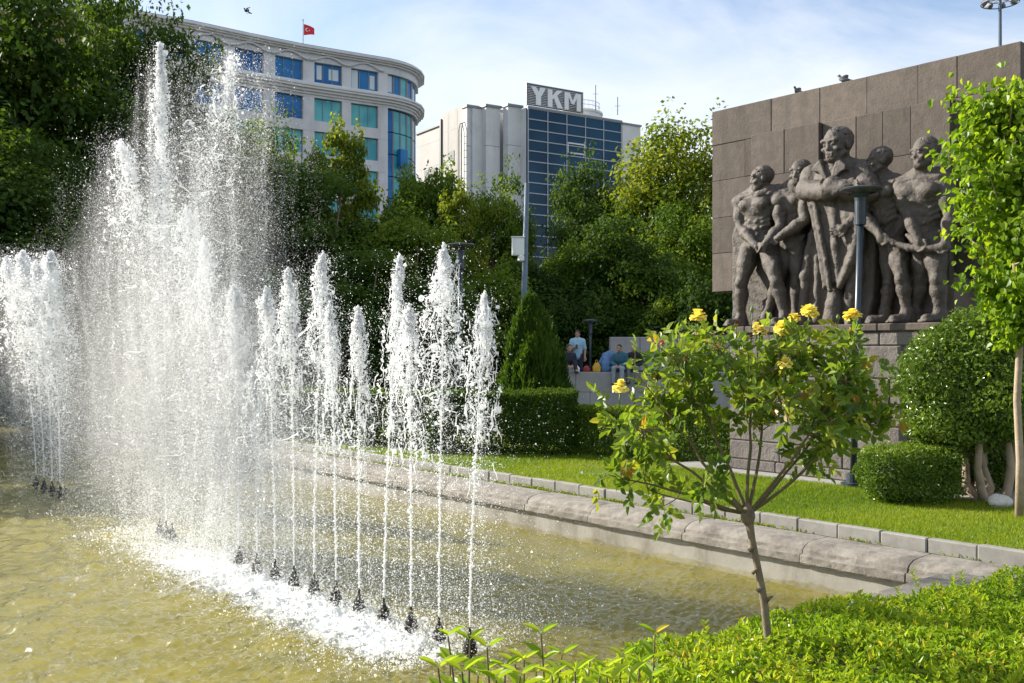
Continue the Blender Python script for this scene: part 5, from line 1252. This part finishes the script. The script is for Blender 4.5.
up_ = thing('parapet_wall', 'higher grey slab wall behind the seated people', 'wall', (x0u+2, YU, zt_))
m = MB(); ed = [0, 1.05, 2.35, 3.5, 4.4]
for i, (a, c) in enumerate(zip(ed[:-1], ed[1:])): m.box((x0u+a+.006, YU, zt_-.03), (x0u+c-.006, YU+.4, P(0, 337 if i < 2 else 335, YU)[2]), .02)
m.build('slabs', M_terr, up_)

# ---- people
M_skin = mat('skin', (0.36, 0.21, 0.14), 0.55); M_hair = mat('dark_hair', (0.02, 0.016, 0.014), 0.6); M_shoe = mat('dark_shoes', (0.03, 0.028, 0.03), 0.5)
def clothm(n, c): return mat(n, c, 0.85, col2=tuple(x*.8 for x in c), nscale=9)
M_lblue = clothm('light_blue_cotton', (0.30, 0.48, 0.62)); M_navy = clothm('navy_cloth', (0.02, 0.026, 0.05)); M_denim = clothm('denim', (0.10, 0.20, 0.38)); M_jacket = clothm('teal_jacket', (0.04, 0.13, 0.20))
M_wash = clothm('washed_jeans', (0.30, 0.36, 0.42)); M_khaki = clothm('khaki', (0.36, 0.30, 0.16)); M_gtr = clothm('grey_trousers', (0.20, 0.22, 0.26)); M_black = clothm('black_cloth', (0.018, 0.018, 0.02))
def person(label, loc, rz, J, shirt, trousers, hair='short', sleeve=.5, cap_m=None, group=None):
    """J: joint positions in metres, x right, -y the way the person faces, z up from loc"""
    t = thing('person', label, 'person', loc, group); t.rotation_euler = (0, 0, rz); BASE[t.name] = np.zeros(3)
    J = {k: np.array(v, float) for k, v in J.items()}; allp = np.array(list(J.values())); lo, hi = allp.min(0)-.22, allp.max(0)+.25; h = .0125
    def limbs(s, g=0.0, parts='all', cutl=1.0):
        if parts in ('all', 'top'):
            s.chain([J['neck'], J['chest'], J['belly'], J['hip']], [.085+g, .150+g, .140+g, .145+g], .05)
            s.cap(J['shl'], J['shr'], .075+g, None, .05); s.ell((J['shl']+J['shr'])/2*.4+J['chest']*.6, [.20+g, .125+g, .18+g], .05)
            for sd_ in 'lr':
                a, b_, c_ = J['sh'+sd_], J['el'+sd_], J['wr'+sd_]
                if parts == 'all': s.chain([a, b_, c_], [.062, .046, .030], .02)
                else:
                    s.cap(a, a+(b_-a)*min(1, cutl*2), .068+g, .054+g, .03)
                    if cutl > .5: s.cap(b_, b_+(c_-b_)*(cutl*2-1), .054+g, .042+g, .02)
        if parts in ('all', 'bottom'):
            s.ell(J['hip'], [.175+g, .135+g, .13+g], .05)
            for sd_ in 'lr':
                a = J['hip']+(J['kn'+sd_]-J['hip'])*.12+np.array([.085*(1 if sd_ == 'r' else -1), 0, 0]); k_, an = J['kn'+sd_], J['an'+sd_]
                s.chain([a, k_, an if parts == 'all' else an+(k_-an)*.05], [.088+g, .060+g, .042+g*1.3], .03)
    s = Solid(lo, hi, h); limbs(s); hd = J['head']; fy = unit(J['look']-hd) if 'look' in J else np.array([0, -1, 0]); rx = unit(np.cross(fy, [0, 0, 1])); uz = np.cross(rx, fy); Rm = np.stack([rx, fy, uz], 1)
    HL = lambda x, y, z: hd+Rm@np.array([x, y, z])
    s.cap(J['neck'], hd-uz*.08, .055, .052, .03); s.ell(HL(0, -.012, .03), [.076, .095, .098], .02, Rm); s.ell(HL(0, .02, -.045), [.060, .072, .078], .03, Rm)
    s.cap(HL(0, .085, .012), HL(0, .112, -.022), .010, .015, .01); s.cap(HL(-.022, .082, -.062), HL(.022, .082, -.062), .010, None, .008)
    for sx in (-1, 1):
        s.ell(HL(sx*.031, .093, .012), [.018, .014, .011], .008, Rm, cut=True); s.ell(HL(sx*.078, -.005, -.005), [.012, .022, .032], .01, Rm)
    for sd_ in 'lr':
        w = J['wr'+sd_]; d = unit(w-J['el'+sd_]); d = unit(d*.8+np.array([0, -.2, -.25])); sx = unit(np.cross(d, [0, 0, 1])+1e-6); nn = np.cross(sx, d)
        s.chain([w, w+d*.05], [.030, .036], .02); s.ell(w+d*.055, [.036, .036, .036], .015)
        for i, (o_, ln) in enumerate(((-.030, .058), (-.010, .070), (.010, .074), (.030, .064))): s.chain([w+d*.07+sx*o_, w+d*(.07+ln*.55)+sx*o_*1.1, w+d*(.07+ln)+sx*o_*1.1-nn*.022], [.0105, .0095, .008], .006)
        s.chain([w+d*.03+sx*.03*(1 if sd_ == 'l' else -1), w+d*.065+sx*.055*(1 if sd_ == 'l' else -1), w+d*.095+sx*.058*(1 if sd_ == 'l' else -1)], [.013, .012, .010], .008)
        an = J['an'+sd_]; s.cap(an, an+np.array([0, -.14, -.06]), .04, .03, .03)
    solid_obj(s, 'body', M_skin, t)
    s = Solid(lo, hi, h); limbs(s, .014, 'top', sleeve); o = solid_obj(s, 'shirt', shirt, t)
    s = Solid(lo, hi, h); limbs(s, .012, 'bottom'); solid_obj(s, 'trousers', trousers, t)
    s = Solid(lo, hi, h)
    s.ell(HL(0, -.024, .045), [.083, .096, .092], .01, Rm)
    s.ell(HL(0, .075, .0), [.09, .05, .075], .01, Rm, cut=True)
    if hair == 'long': s.chain([HL(0, -.06, .0), HL(0, -.09, -.12), HL(0, -.10, -.24)], [.075, .085, .06], .03)
    if cap_m: s.cap(HL(0, .06, .075), HL(0, .13, .062), .055, .035, .02)
    solid_obj(s, 'cap' if cap_m else 'hair', cap_m or M_hair, t)
    for sd_ in 'lr':
        an = J['an'+sd_]; s = Solid(an-.28, an+.2, h); s.cap(an+[0, .02, -.055], an+[0, -.15, -.07], .048, .042, .03); s.cap(an+[0, 0, .0], an+[0, 0, -.05], .052, .05, .03); solid_obj(s, 'shoe', M_shoe, t)
    return t
def standing(**k):
    J = dict(head=(0, -.03, 1.62), look=(0, -1, 1.45), neck=(0, 0, 1.46), chest=(0, 0, 1.28), belly=(0, 0, 1.08), hip=(0, 0, .94), shl=(-.17, 0, 1.40), shr=(.17, 0, 1.40), ell=(-.23, .02, 1.12), elr=(.24, .03, 1.12), wrl=(-.24, -.04, .88), wrr=(.25, -.03, .88), knl=(-.10, -.02, .50), knr=(.10, -.02, .50), anl=(-.11, .02, .09), anr=(.12, .02, .09)); J.update(k); return J
def sitting(drop=.42, lean=.08, **k):
    J = dict(head=(0, -.06-lean*1.3, .74), look=(0, -1, .55), neck=(0, -.02-lean, .58), chest=(0, -lean*.7, .42), belly=(0, -.01, .22), hip=(0, .02, .09), shl=(-.17, -lean, .52), shr=(.17, -lean, .52), ell=(-.25, -.12, .28), elr=(.25, -.12, .28), wrl=(-.07, -.34, .20), wrr=(.07, -.34, .20), knl=(-.13, -.42, .12), knr=(.13, -.42, .12), anl=(-.14, -.40, .12-drop), anr=(.13, -.44, .12-drop)); J.update(k); return J
X_ = lambda u, Y: (u-UC)/FPX*Y
Yst = 32.6
person('person standing on the terrace in a light blue shirt looking at a phone', (X_(577.5, Yst), Yst, zt_-.42), -.1,
       standing(ell=(-.26, -.06, 1.12), wrl=(-.06, -.26, 1.20), elr=(.24, .02, 1.12), wrr=(.24, -.05, .87), look=(-.12, -1, 1.30)), M_lblue, M_navy, sleeve=.42)
ph_ = np.array([X_(577.5, Yst), Yst, zt_-.42])+[-.05, -.36, 1.22]
m = MB(); m.box(ph_-[.035, .006, .07], ph_+[.035, .006, .07], .004); m.box(ph_-[.031, .0085, .06], ph_+[.031, -.0062, .062], 0, 1); tag(m.build('phone', [M_black, M_gdark]), 'dark phone held by the person standing in light blue', 'phone')
Ysd = 31.78
person('person in dark clothes sitting on the terrace beside a white bag', (X_(567, Ysd), Ysd+.06, zt_), .25, sitting(.10, .16, anl=(-.16, -.42, .06), anr=(.16, -.46, .06), knl=(-.16, -.30, .30), knr=(.16, -.30, .30)), M_navy, M_black, sleeve=.95)
person('person in a blue top bent low with back turned, next to the yellow bag', (X_(606, 31.85), 31.85, zt_), 2.6, sitting(.10, .26, anl=(-.16, -.42, .06), anr=(.16, -.46, .06), knl=(-.16, -.30, .30), knr=(.16, -.30, .30), head=(0, -.42, .52), look=(0, -1, .1)), M_denim, M_denim, sleeve=.95)
person('person in a teal jacket and washed jeans sitting on the wall edge, legs hanging down', (X_(621, 31.75), 31.75, zt_), -.35, sitting(.44, .13, look=(0, -1, .5)), M_jacket, M_wash, sleeve=.95)
person('person in a khaki cap and grey trousers sitting on the wall edge', (X_(635, 31.8), 31.8, zt_), -.30, sitting(.40, .10), M_black, M_gtr, sleeve=.9, cap_m=M_khaki)
def bag(label, c, w, h, m_, tilt):
    t = thing('bag', label, 'bag', c); sd = Solid(c-[w, w, .05], c+[w, w, h*1.5], .012)
    sd.ell(c+[0, 0, h*.38], [w*.52, w*.30, h*.42], .03); sd.cap(c+[-w*.28, 0, h*.08], c+[w*.28, 0, h*.08], w*.2, None, .06); sd.cap(c+[-w*.12+tilt, 0, h*.75], c+[w*.14+tilt, 0, h*.80], w*.10, None, .08)
    V, Q_ = sd.surface(); V = V+np.stack([vnoise(V, 14, 1), vnoise(V, 14, 2), vnoise(V, 14, 3)], 1)*.012; m = MB(); m.add(V, Q_); m.build('sack', m_, t, True)
    m = MB(); 
    for dy in (-.03, .03): m.tube([c+[-w*.15+tilt, dy, h*.8], c+[-w*.08+tilt, dy, h*1.1], c+[w*.08+tilt, dy, h*1.1], c+[w*.15+tilt, dy, h*.8]], .008, 5)
    m.build('handle', m_, t)
bag('white bag slumped on the terrace edge beside the person in dark clothes', np.array([X_(572.5, 31.7), 31.72, zt_]), .46, .26, mat('white_plastic', (.72, .74, .78), .5), .03)
bag('yellow bag standing on the wall edge beside the distant lamp', np.array([X_(596.5, 31.75), 31.75, zt_]), .26, .34, mat('yellow_plastic', (.55, .33, .02), .5), .0)
bag('small red bag on the wall edge in front of the standing person', np.array([X_(586.5, 31.75), 31.75, zt_]), .20, .20, mat('red_plastic', (.30, .03, .03), .5), .0)

# ---- birds
M_bird = mat('pigeon_grey', (0.05, 0.055, 0.065), 0.6, col2=(0.10, 0.10, 0.11), nscale=30); M_beak = mat('beak', (.05, .04, .03), .5)
def pigeon(label, c, rz, s_=.8, fly=False):
    t = thing('pigeon', label, 'bird', c, 'pigeons about the monument'); t.rotation_euler = (0, 0, rz); BASE[t.name] = np.zeros(3); q_ = s_*.3
    s = Solid((-.3, -.3, -.02), (.3, .3, .32), .007); z0 = .06
    s.ell(np.array([0, 0, z0+.055])*s_*1.2, np.array([.105, .055, .055])*s_, .02, np.array([[.9, 0, -.43], [0, 1, 0], [.43, 0, .9]])); s.chain([np.array([-.07, 0, .13])*s_, np.array([-.095, 0, .185])*s_], [.036*s_, .026*s_], .02)
    s.ell(np.array([-.102, 0, .20])*s_, np.array([.032, .026, .027])*s_, .01); s.chain([np.array([.08, 0, .075])*s_, np.array([.19, 0, .055])*s_], [.035*s_, .018*s_], .02)
    if fly:
        for sy in (-1, 1): s.chain([np.array([-.03, sy*.03, .11])*s_, np.array([-.05, sy*.13, .17])*s_, np.array([.03, sy*.27, .20])*s_], [.03*s_, .026*s_, .012*s_], .02)
    else:
        for sy in (-1, 1): s.ell(np.array([.03, sy*.048, .08])*s_, np.array([.10, .018, .04])*s_, .01)
    solid_obj(s, 'body', M_bird, t)
    m = MB(); m.tube([np.array([-.128, 0, .20])*s_, np.array([-.155, 0, .193])*s_], [.009*s_, .002], 6); m.build('beak', M_beak, t)
    for sy in (-1, 1):
        m = MB(); m.tube([np.array([.0, sy*.022, .05])*s_, np.array([.005, sy*.022, .0])*s_, np.array([-.03, sy*.024, .003])*s_], [.007*s_, .005*s_, .004*s_], 5); m.build('leg', M_beak, t)
def slabtop(u, dp): Y, t = on_p(u, PW+dp); return W(t, PW+dp, 6.262)
pigeon('pigeon perched on the slab top above the middle figure', slabtop(844, .12), -.5, .74)
pigeon('pigeon perched on the slab top left of the other one', slabtop(798, .15), .4, .66)
pigeon('small dark bird half hidden on the slab top near its right end', slabtop(951, .6), .2, .5)
pigeon('lone bird flying in the sky left of the flag', P(247, 14, 34), .6, .85, True)
# ================================================================== THE FOUNTAIN
M_drop, n, l, b = nodes_of('spray_water')
b.inputs['Base Color'].default_value = (0.90, 0.91, 0.92, 1); b.inputs['Roughness'].default_value = 0.25
tr_n = n.new('ShaderNodeBsdfTranslucent'); tr_n.inputs['Color'].default_value = (0.93, 0.94, 0.95, 1)
ms_n = n.new('ShaderNodeMixShader'); ms_n.inputs['Fac'].default_value = 0.5
l(b.outputs[0], ms_n.inputs[1]); l(tr_n.outputs[0], ms_n.inputs[2])
tp_n = n.new('ShaderNodeBsdfTransparent'); m2_n = n.new('ShaderNodeMixShader'); m2_n.inputs['Fac'].default_value = 0.22
l(ms_n.outputs[0], m2_n.inputs[1]); l(tp_n.outputs[0], m2_n.inputs[2]); l(m2_n.outputs[0], n['Material Output'].inputs['Surface'])
M_noz = mat('wet_bronze', (0.025, 0.022, 0.018), 0.35, 0.6, col2=(0.05, 0.045, 0.035), nscale=40)
PJ = 4.83
# nozzles: one is built, the others are copies
nz0 = thing('fountain_nozzle', 'x', 'nozzle', (0, 0, 0), 'bronze nozzles of the fountain')
m = MB(); m.lathe((0, 0, 0), [(.026, -.30), (.026, .005), (.058, .015), (.062, .05), (.038, .062), (.050, .07), (.052, .095), (.030, .107), (.036, .115), (.030, .135)], 12); m.build('body', M_noz, nz0)
m = MB(); m.lathe((0, 0, 0), [(.024, .136), (.020, .16), (.013, .165), (.010, .215), (.004, .217)], 10); tipn = m.build('tip', M_noz, nz0)
def row_pt(u): Y, t = on_p(u, PJ); return W(t, PJ, WATER_Z), Y
JETS = [  # nozzle column, (top column, top row), plume width, lumps, drops, label of the jet, label of the nozzle
 (470, (485, 294), .15, 620, 3600, 'separate short jet leaning right at the right end of the near row', 'nozzle at the near right end of the row, behind the leafy shoots'),
 (439, (444, 247), .21, 1100, 5200, 'tall cone-topped jet beside the second park lamp', 'second nozzle from the right end of the near row'),
 (411, (409, 306), .16, 700, 4200, 'shorter jet tucked between the two tallest jets at the right of the near row', 'third nozzle from the right end of the near row'),
 (384, (400, 256), .12, 560, 4000, 'thin tall jet with a narrow pointed top left of the tall cone-topped jet', 'fourth nozzle from the right end of the near row'),
 (359, (358, 308), .13, 680, 4200, 'slim short jet standing alone in the middle of the near row', 'fifth nozzle from the right end of the near row'),
 (336, (329, 306), .14, 600, 4200, 'short jet partly merged below the jet with the curling top', 'sixth nozzle from the right end of the near row'),
 (314, (323, 253), .17, 900, 5200, 'tall jet with a curling lumpy top in the middle of the near row', 'seventh nozzle from the right end of the near row'),
 (294, (288, 269), .15, 800, 5000, 'jet left of the curling one with a ragged round head', 'eighth nozzle from the right end of the near row'),
 (275, (266, 288), .16, 900, 5600, 'white jet fused with its right neighbour near the dense spray', 'ninth nozzle from the right end of the near row'),
 (257, (254, 372), .18, 700, 5600, 'low jet buried in the white mass at the front of the dense spray', 'tenth nozzle from the right end of the near row'),
 (239, (234, 287), .20, 1300, 7600, 'thick opaque white jet at the left end of the near row', 'last clear nozzle at the left end of the near row, in white foam'),
 (212, (204, 238), .26, 900, 6500, 'misty jet behind the left end of the near row', None),
 (190, (186, 205), .28, 900, 6500, 'misty jet in the middle of the spray right of the tallest jet', None),
 (172, (232, 52), .50, 1500, 11000, 'tall scattered jet blown right, breaking up before the office windows', 'right nozzle of the trio under the tallest jet'),
 (166, (160, 44), .20, 1900, 9000, 'tallest jet of the fountain, a narrow white column before the dark trees', 'middle nozzle of the trio under the tallest jet'),
 (160, (121, 140), .42, 1300, 9000, 'broad jet leaning left of the tallest one with a feathery top', 'left nozzle of the trio under the tallest jet'),
 (60, (50, 252), .30, 1000, 5200, 'right jet of the far left cluster', 'rightmost of the four small dark nozzles at the far left'),
 (52, (36, 262), .28, 800, 4600, 'second jet from the right in the far left cluster', 'second from the right of the four small dark nozzles at the far left'),
 (44, (22, 252), .30, 1000, 5200, 'third jet from the right in the far left cluster', 'third from the right of the four small dark nozzles at the far left'),
 (36, (6, 258), .30, 900, 5000, 'leftmost jet of the far left cluster, cut by the picture edge', 'leftmost of the four small dark nozzles at the far left'),
]
def jet(un, top, R_, nbig, nsmall, label, seed):
    scat = 1.0 if 'scattered' in label else (.6 if ('feathery' in label or 'misty' in label) else 0)
    nbig = int(nbig*1.9*(1-.55*scat)); nsmall = int(nsmall*1.35)
    if scat == 0 and top[1] > 100: R_ *= 1.18
    r = np.random.default_rng(seed); b0, Y = row_pt(un); b0 = b0+[0, 0, .21]; tp = P(top[0], top[1], Y); H = tp[2]-b0[2]; dx = tp-b0
    px = Y/FPX
    m = MB()
    path = lambda s_: b0+np.outer(1-s_, [0, 0, H])+np.outer((1-s_)**1.6, [dx[0], dx[1], 0])       # s 0 top .. 1 nozzle
    # rising core: a thin thread broken into beads
    if scat < .5:
        k_ = np.linspace(1, .02, 120); c = path(k_); c[:, :2] += np.stack([vnoise(c, 5, seed), vnoise(c, 5, seed+1)], 1)*.014*(1-k_)[:, None]
        rad = max(.0055, .36*px)*(1+.7*vnoise(c*[1, 1, 3], 14, seed+2))*(1-.45*(1-k_)); m.tube(c, np.maximum(rad, .0015), 5)
        nb_ = 900; s_ = r.random(nb_)**.8; C = path(s_); C[:, :2] += np.stack([vnoise(C, 5, seed), vnoise(C, 5, seed+1)], 1)*.014*(1-s_)[:, None]+r.normal(size=(nb_, 2))*(.004+.014*(1-s_))[:, None]
        V, F_ = blobs(C, np.exp(r.normal(size=nb_)*.5)*max(.0045, .34*px), r, False, .6); m.add(V, F_)
    # the collapsing head: ragged threads and lumps on a widening cone
    ncl = 120; cs = r.beta(.9, 2.0, ncl)*(.60+.3*scat); ca = r.uniform(0, 2*PI, ncl); crr = R_*(.10+np.sqrt(cs/.62)*1.0)*r.uniform(.25, 1.25, ncl)
    for q_ in range(ncl):
        np_s = 7; L_ = r.uniform(.03, .16)/max(H, 1)*1.6; ss = np.clip(cs[q_]+np.linspace(0, L_, np_s), 0, 1); aa = ca[q_]+np.cumsum(r.normal(size=np_s)*.22); rq = crr[q_]*(1+np.cumsum(r.normal(size=np_s)*.10))
        C = path(ss)+np.stack([rq*np.cos(aa), rq*np.sin(aa), r.normal(size=np_s)*.012], 1)
        m.tube(C, np.maximum(.0018, max(.0040, .32*px)*r.uniform(.5, 1.6)*(1+.6*r.normal(size=np_s))*np.sin(np.linspace(.4, 2.8, np_s))), 5)
    kk = r.integers(0, ncl, nbig); s_ = np.clip(cs[kk]+np.abs(r.normal(size=nbig))*.035+r.normal(size=nbig)*.006, 0, 1); a = ca[kk]+r.normal(size=nbig)*.20; rr = crr[kk]+r.normal(size=nbig)*R_*.09
    C = path(s_)+np.stack([rr*np.cos(a), rr*np.sin(a), r.normal(size=nbig)*.02], 1)
    sz = np.exp(r.normal(size=nbig)*.6)*max(.0042, .43*px)*(1.15-.6*s_); V, F_ = blobs(C, sz, r, True, .6); m.add(V, F_)
    nt_ = int(nbig*.30*(1-scat)); 
    if nt_ > 4:
        s_ = r.beta(1, 2.2, nt_)*.12; a = r.uniform(0, 2*PI, nt_); rr = R_*.62*np.sqrt(s_/.12)*np.sqrt(r.random(nt_))*.55
        C = path(s_)+np.stack([rr*np.cos(a), rr*np.sin(a), r.normal(size=nt_)*.015], 1); V, F_ = blobs(C, np.exp(r.normal(size=nt_)*.5)*max(.0055, .55*px), r, True, .5); m.add(V, F_)
    # falling drops
    s_ = r.beta(1.15, 1.25, nsmall); a = r.uniform(0, 2*PI, nsmall); rr = R_*(.35+1.25*s_)*np.abs(r.normal(size=nsmall))*.72
    C = path(s_)+np.stack([rr*np.cos(a)+.10*s_, rr*np.sin(a), 0*a], 1); C[:, 2] = np.maximum(C[:, 2], WATER_Z+.01)
    sz = np.exp(r.normal(size=nsmall)*.45)*np.maximum(.0021, .24*px); V, F_ = blobs(C, sz, r, False, .4); m.add(V, F_)
    # drops thrown clear of the top
    nt_ = nsmall//9; C = path(r.beta(1, 5, nt_))+r.normal(size=(nt_, 3))*R_*np.array([.8, .8, .35]); V, F_ = blobs(C, np.exp(r.normal(size=nt_)*.4)*max(.0024, .28*px), r, False, .4); m.add(V, F_)
    o = m.build('water_jet', M_drop); tag(o, label, 'water jet', 'jets of the fountain'); return o
first = True
for i, (un, top, R_, nb, ns, lab, nlab) in enumerate(JETS):
    jet(un, top, R_, nb, ns, lab, 500+i)
    if nlab:
        b0, Y = row_pt(un)
        if first: nz0.location = b0; nz0['label'] = nlab; first = False
        else: dup(nz0, b0, random.uniform(0, 6), nlab)

# loose spray and mist: nobody could count the drops
TET = unit(np.array([[1, 1, 1], [1, -1, -1], [-1, 1, -1], [-1, -1, 1]], float)); TETF = np.array([[0, 1, 2], [0, 3, 1], [0, 2, 3], [1, 3, 2]])
def tets(C, rad, r):
    n = len(C); q_ = unit(r.normal(size=(n, 4))); w, x, y, z = q_.T
    Rm = np.stack([np.stack([1-2*(y*y+z*z), 2*(x*y-z*w), 2*(x*z+y*w)], 1), np.stack([2*(x*y+z*w), 1-2*(x*x+z*z), 2*(y*z-x*w)], 1), np.stack([2*(x*z-y*w), 2*(y*z+x*w), 1-2*(x*x+y*y)], 1)], 1)
    V = np.einsum('nij,kj->nki', Rm, TET)*rad[:, None, None]+C[:, None]; return V.reshape(-1, 3), (np.arange(n)[:, None, None]*4+TETF[None]).reshape(-1, 3)
sp = MB(); r = np.random.default_rng(900)
#  column at the foot, top (u,v), half widths (m) at top and foot, count, drop radius in photo pixels at that distance, beta shape
for (un, top, w0, w1, n, rp_, ba, bb_) in (
    (232, (232, 55), .45, .95, 30000, .50, 1.2, 1.0), (214, (250, 110), .5, 1.1, 15000, .42, 1.1, 1.0), (165, (158, 70), .28, .70, 30000, .42, 1.3, 1.0), (150, (122, 145), .38, .80, 26000, .44, 1.2, 1.1),
    (130, (105, 185), .5, .75, 15000, .38, 1.0, 1.2), (185, (190, 130), .5, .8, 30000, .42, 1.1, 1.0), (232, (236, 280), .30, .50, 24000, .46, 1.3, 1.0), (205, (205, 205), .5, .7, 24000, .44, 1.2, 1.0),
    (45, (28, 258), .55, .75, 22000, .42, 1.0, 1.6), (95, (90, 240), .7, 1.0, 9000, .34, 1.0, 1.2), (20, (-15, 262), .5, .8, 9000, .40, 1.0, 1.5), (262, (262, 300), .35, .55, 15000, .40, 1.3, 1.0), (300, (298, 300), .4, .6, 9000, .36, 1.2, 1.1)):
    n = int(n*3.2); b0, Y = row_pt(un); tp = P(top[0], top[1], Y); s_ = r.beta(ba, bb_, n); px = Y/FPX; w = w0+(w1-w0)*s_
    C = tp+(b0-tp)*s_[:, None]; ns_ = 16; so = r.normal(size=(ns_, 2)); sw = r.uniform(.04, .26, ns_); ks = r.integers(0, ns_, n); lone = r.random(n) < .30
    lat = np.where(lone[:, None], r.normal(size=(n, 2)), so[ks]*.95+r.normal(size=(n, 2))*sw[ks][:, None]); C[:, :2] += lat*w[:, None]*np.array([.62, .9]); C[:, 2] += r.normal(size=n)*.12
    C[:, 0] += .12*vnoise(C*[1, 1, .5], 6, 3)*w; C[:, 2] = np.maximum(C[:, 2], WATER_Z+.01)
    V, F_ = tets(C, np.exp(r.normal(size=n)*.45)*rp_*px*.46, r); sp.add(V, F_)
# veil of fine drops over the near row and splash over the water
n = 26000; u = r.uniform(240, 500, n); tq = np.array([on_p(x, PJ) for x in (240, 500)]); t_ = r.uniform(tq[1, 1]-.3, tq[0, 1], n); C = Wn(np.stack([t_, PJ+r.normal(size=n)*.55, WATER_Z+.02+2.1*r.beta(1, 1.9, n)], 1))
V, F_ = tets(C, np.exp(r.normal(size=n)*.5)*.0030, r); sp.add(V, F_)
n = 26000; C = Wn(np.stack([6.3+14*r.random(n)**1.5, PJ+.05+r.normal(size=n)*.62, WATER_Z+np.abs(r.normal(size=n))*.15], 1)); V, F_ = tets(C, np.exp(r.normal(size=n)*.5)*.0034, r); sp.add(V, F_)
M_fine = M_drop.copy(); M_fine.name = 'fine_spray'
for q_ in M_fine.node_tree.nodes:
    if q_.type == 'MIX_SHADER' and abs(q_.inputs['Fac'].default_value-.22) < .01: q_.inputs['Fac'].default_value = .42
tag(sp.build('water_spray', M_fine), kind='stuff')
# foam heaped round the nozzles
fm = MB(); n = 15000; C = Wn(np.stack([6.3+7.5*r.random(n)**1.3, 4.62+r.normal(size=n)*.34, np.full(n, WATER_Z)], 1)); C[:, 2] += .004+.022*np.abs(r.normal(size=n))
V, F_ = blobs(C, np.exp(r.normal(size=n)*.5)*.0038, r, True, .6); fm.add(V, F_); tag(fm.build('foam', M_drop), kind='stuff')

# soft drifting mist: thin real air full of water, nested so that it fades outward
M_mist = bpy.data.materials.new('mist'); M_mist.use_nodes = True; nn = M_mist.node_tree.nodes; nn.remove(nn['Principled BSDF'])
vs = nn.new('ShaderNodeVolumeScatter'); vs.inputs['Color'].default_value = (.97, .98, 1, 1); vs.inputs['Density'].default_value = 0.045; vs.inputs['Anisotropy'].default_value = 0.25
M_mist.node_tree.links.new(vs.outputs[0], nn['Material Output'].inputs['Volume'])
for (un, u, v0, v1, wm) in ((232, 222, 100, 540, .75), (166, 158, 60, 540, .55), (160, 122, 150, 520, .7), (150, 100, 210, 520, .7), (232, 236, 280, 590, .55), (45, 28, 255, 500, .9), (200, 192, 190, 570, .8), (180, 180, 260, 570, 1.2), (255, 262, 300, 590, .6), (300, 300, 330, 620, .5)):
    b0, Y = row_pt(un); a, c = P(u, v0, Y), P(u, v1, Y); c[2] = max(c[2], WATER_Z+.12); hz = (a[2]-c[2])/2; mid = (a+c)/2
    for f in (1.0, .78, .56, .34):
        m = MB(); th_ = np.linspace(0, PI, 13); m.lathe((0, 0, 0), [(max(.001, wm*f*math.sin(t_)), -hz*f*math.cos(t_)) for t_ in th_], 18, cap=False)
        o = m.build('mist', M_mist, None, True); o.location = mid+[0, 0, -(1-f)*hz*.5]; tag(o, kind='stuff')
